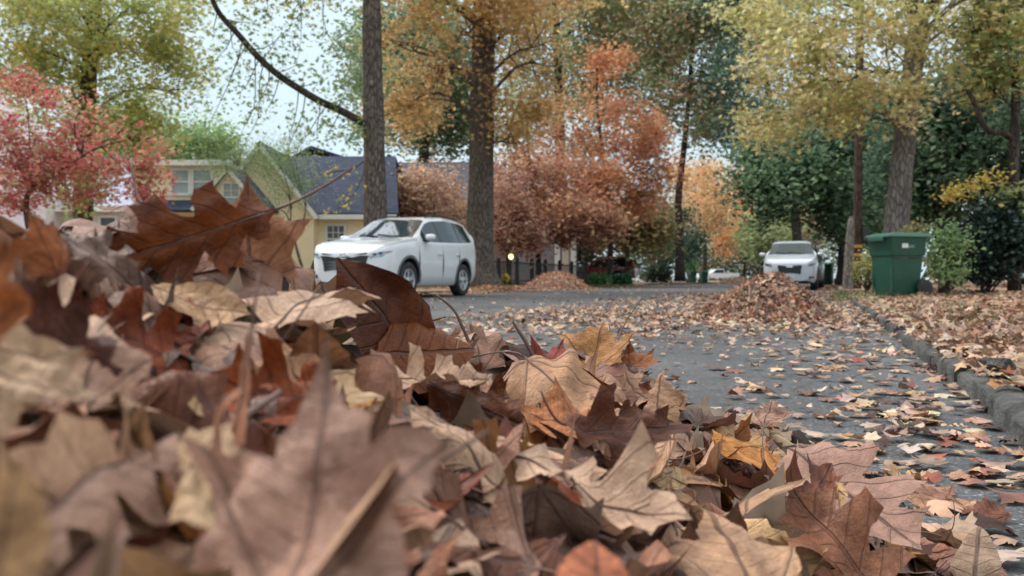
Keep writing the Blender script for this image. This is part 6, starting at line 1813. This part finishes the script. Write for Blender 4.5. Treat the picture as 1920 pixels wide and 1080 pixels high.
# ---------------------------------------------------------------- bins
M['bin_green'] = simple('dark_green_bin_plastic', (.010, .060, .040), 0.42, 0.12, 4.0)
M['bin_lid'] = simple('green_bin_lid_plastic', (.018, .085, .058), 0.4, 0.1, 4.0)
M['sticker'] = simple('pale_sticker', (.55, .58, .58), 0.5, 0.12, 18)
M['sticker_grey'] = simple('faded_grey_sticker', (.10, .17, .15), 0.5, 0.2, 18)
def rrect(x0, x1, y0, y1, r, n=4):
    out = []
    for cx, cy, a in ((x1 - r, y1 - r, 0), (x0 + r, y1 - r, 90), (x0 + r, y0 + r, 180), (x1 - r, y0 + r, 270)):
        for k in range(n + 1): q = R(a + 90 * k / n); out.append((cx + r * math.cos(q), cy + r * math.sin(q)))
    return out
def wheelie_bin(loc, rz, label, group='green wheeled bins at the kerbs'):
    t = empty('wheelie_bin', loc, rz, label, 'bin', group)
    # +x is the front, wheels at -x
    secs = [(.02, -.24, .27, .23), (.05, -.26, .28, .245), (.40, -.29, .305, .265), (.70, -.315, .325, .285), (.705, -.33, .345, .30), (.74, -.335, .35, .305), (.95, -.35, .37, .315), (.985, -.36, .385, .325), (1.0, -.36, .385, .325)]
    V, F = [], []
    for z, a, b, w in secs:
        V += [(x, y, z) for x, y in rrect(a, b, -w, w, .05)]
    n = 20
    for i in range(len(secs) - 1):
        for j in range(n): F.append((i * n + j, i * n + (j + 1) % n, (i + 1) * n + (j + 1) % n, (i + 1) * n + j))
    F += [tuple(range(n))[::-1], tuple(range((len(secs) - 1) * n, len(secs) * n))]
    b = MB().add(V, F)
    b.build('body', M['bin_green'], t, smooth=40)
    # moulded pockets on the sides
    for s in (1, -1):
        w = MB()
        w.box(-.20, -.02, s * .283 - .012, s * .283 + .012, .655, .69); w.box(.16, .30, s * .283 - .012, s * .283 + .012, .655, .69)
        w.build('grip_recess', M['black_trim'], t, bevel=.006)
        MB().box(.285, .315, s * .235 - .02, s * .235 + .02, .06, .66).build('corner_rib', M['bin_green'], t, bevel=.012)
    secs = [(1.004, -.40, .42, .345), (1.03, -.42, .425, .35), (1.055, -.41, .40, .33), (1.085, -.36, .30, .27), (1.10, -.25, .16, .17)]
    V, F = [], []
    for z, a, b_, w in secs: V += [(x, y, z) for x, y in rrect(a, b_, -w, w, .06)]
    for i in range(len(secs) - 1):
        for j in range(n): F.append((i * n + j, i * n + (j + 1) % n, (i + 1) * n + (j + 1) % n, (i + 1) * n + j))
    F += [tuple(range(n))[::-1], tuple(range((len(secs) - 1) * n, len(secs) * n))]
    lid = MB().add(V, F).build('lid', M['bin_lid'], t, smooth=35)
    MB().box(.415, .445, -.20, .20, .95, 1.02).build('lid_lip', M['bin_lid'], lid, bevel=.01)
    hd = MB(); hd.tube(np.array([[-.46, -.24, .985], [-.46, .24, .985]]), .017, 8)
    for s in (1, -1): hd.tube(np.array([[-.34, s * .22, .93], [-.40, s * .22, .955], [-.46, s * .22, .985]]), .02, 8)
    hd.build('handle', M['bin_green'], t, smooth=180)
    for s in (1, -1):
        wh = MB().lathe([(.0, -.03), (.05, -.035), (.10, -.03), (.125, -.02), (.13, 0), (.125, .02), (.10, .03), (.05, .035), (0, .03)], 24, 'y').build('wheel', M['tyre'], t, smooth=40)
        wh.location = (-.30, s * .312, .15); wh.scale = (1.15, 1.15, 1.15)
    MB().tube(np.array([[-.285, -.28, .13], [-.285, .28, .13]]), .014, 8).build('axle', M['black_trim'], t)
    for s in (1, -1):
        st = MB().box(.03, .15, s * .309 - .004, s * .309 + .006 * s if s > 0 else s * .309 + .004, .83, .905).build('sticker', M['sticker'], t)
        st.rotation_euler = (0, 0, 0)
        g_ = MB().box(-.09, .028, s * .310 - .004, s * .310 + .004, .83, .88).build('sticker', M['sticker_grey'], t)
    return t
p = P(1684, 560, 14.0)
wheelie_bin((p[0] + .12, 14.3, .105), math.pi + R(14), 'big green wheeled bin standing on the leafy verge before the leaning trunk').scale = (.97, .97, .97)
p = P(1552, 530, 43)
wheelie_bin((p[0], 43, .1), math.pi + R(60), 'green wheeled bin standing at the kerb beside the dark grey car').rotation_euler = (R(3), R(5), math.pi + R(60))
p = P(1297, 530, 76); wheelie_bin((p[0], 76, .02), R(-60), 'left one of two small green bins at the far kerb')
p = P(1319, 530, 77); wheelie_bin((p[0], 77, .02), R(-75), 'right one of two small green bins at the far kerb, before a thin trunk')

# ---------------------------------------------------------------- utility pole, grey stub post
d = 26.0
b0 = P(1606, 540, d); base = np.array([b0[0], d, .1])
t = empty('utility_pole', base, 0, 'brown wooden utility pole with yellow bands near its foot', 'utility pole')
pp = smooth_path([np.array([b0[0], d, .1]), P(1608, 400, d), P(1611, 200, d), P(1613, -40, d), P(1614, -150, d)], 20)
MB().tube(pp - base, np.linspace(.135, .105, 20), 14).build('shaft', M['bark_red'], t, smooth=50)
M['band'] = simple('yellow_band', '#b88a2c', 0.5, 0.15)
for py in (462, 478, 493):
    c = P(1607, py, d) - base
    MB().lathe([(.13, -.045), (.146, -.045), (.146, .045), (.13, .045)], 18, 'z', tuple(c)).build('reflective_band', M['band'], t, smooth=40)
c = P(1622, 438, d - .1) - base
MB().box(c[0] - .1, c[0] + .1, -.16, .12, c[2] - .2, c[2] + .2).build('junction_box', M['black_trim'], t, bevel=.02)
c2 = P(1618, 438, d) - base
MB().box(c2[0] - .12, c2[0] + .04, -.03, .03, c2[2] - .03, c2[2] + .03).build('bracket', M['black_trim'], t)
d = 25.2; b0 = P(1589, 540, d); base = np.array([b0[0], d, .1])
t = empty('stub_pole', base, 0, 'pale grey leaning wooden stub beside the utility pole, broken at the top', 'post')
pp = smooth_path([np.array([b0[0], d, .1]), P(1592, 480, d), P(1595, 430, d), P(1597, 406, d)], 14)
MB().tube(pp - base, np.concatenate([np.linspace(.15, .10, 12), [.085, .045]]), 12).build('shaft', M['bark_pale'], t, smooth=60)
# ---------------------------------------------------------------- sky, sun, camera
SUN_EL, SUN_AZ = R(52), R(-58)           # bright veil of cloud, the sun behind it ahead and to the left
w = bpy.data.worlds.new('World'); sc.world = w; w.use_nodes = True
nt = w.node_tree; nt.nodes.clear()
out = nt.nodes.new('ShaderNodeOutputWorld'); bg = nt.nodes.new('ShaderNodeBackground')
sky = nt.nodes.new('ShaderNodeTexSky'); sky.sky_type = 'NISHITA'; sky.sun_disc = False
sky.sun_elevation = SUN_EL; sky.sun_rotation = SUN_AZ
sky.air_density = 1.0; sky.dust_density = 2.0
tc = N(nt, 'ShaderNodeTexCoord')
nz = N(nt, 'ShaderNodeTexNoise', i_Scale=2.6, i_Detail=7.0, i_Roughness=0.55); nt.links.new(tc.outputs['Generated'], nz.inputs['Vector'])
cl = ramp(nt, nz.outputs[0], [(0.34, (.45, .45, .45)), (0.56, (1, 1, 1))])
sxyz = N(nt, 'ShaderNodeSeparateXYZ'); nt.links.new(tc.outputs['Generated'], sxyz.inputs[0])
# an overcast vault: about three times as bright overhead as at the horizon
veil = ramp(nt, sxyz.outputs[2], [(0.0, (.305, .375, .40)), (0.32, (.345, .415, .44)), (0.75, (.88, .9, .92))])
c = mixc(nt, cl, sky.outputs[0], mixc(nt, 1.0, (12.0, 12.2, 12.4), veil, 'MULTIPLY'))
nt.links.new(c, bg.inputs[0]); bg.inputs[1].default_value = 0.1
nt.links.new(bg.outputs[0], out.inputs[0])
sd = bpy.data.lights.new('sun', 'SUN'); sd.energy = 1.5; sd.angle = R(12); sd.color = (1, .95, .88)
so = bpy.data.objects.new('sun', sd); COL.objects.link(so)
dirv = Vector((math.sin(SUN_AZ) * math.cos(SUN_EL), math.cos(SUN_AZ) * math.cos(SUN_EL), math.sin(SUN_EL)))
so.rotation_euler = dirv.to_track_quat('Z', 'Y').to_euler(); so.location = (-20, 30, 30)

cd = bpy.data.cameras.new('camera'); cam = bpy.data.objects.new('camera', cd); COL.objects.link(cam)
cam.location = (0, 0, CAM_Z); cam.rotation_euler = (R(90), 0, 0)
cd.sensor_width = 36; cd.lens = 30; cd.shift_y = -17 / 1920; cd.clip_start = .02; cd.clip_end = 3000
cd.dof.use_dof = True; cd.dof.focus_distance = 1.15; cd.dof.aperture_fstop = 10.5; cd.dof.aperture_blades = 0
sc.camera = cam
sc.view_settings.view_transform = 'Standard'; sc.view_settings.look = 'None'; sc.view_settings.exposure = 1.0; sc.view_settings.gamma = 1
sc.cycles.use_denoising = True
sc.cycles.max_bounces = 8; sc.cycles.diffuse_bounces = 4; sc.cycles.transmission_bounces = 6; sc.cycles.transparent_max_bounces = 8
sc.cycles.sample_clamp_indirect = 6
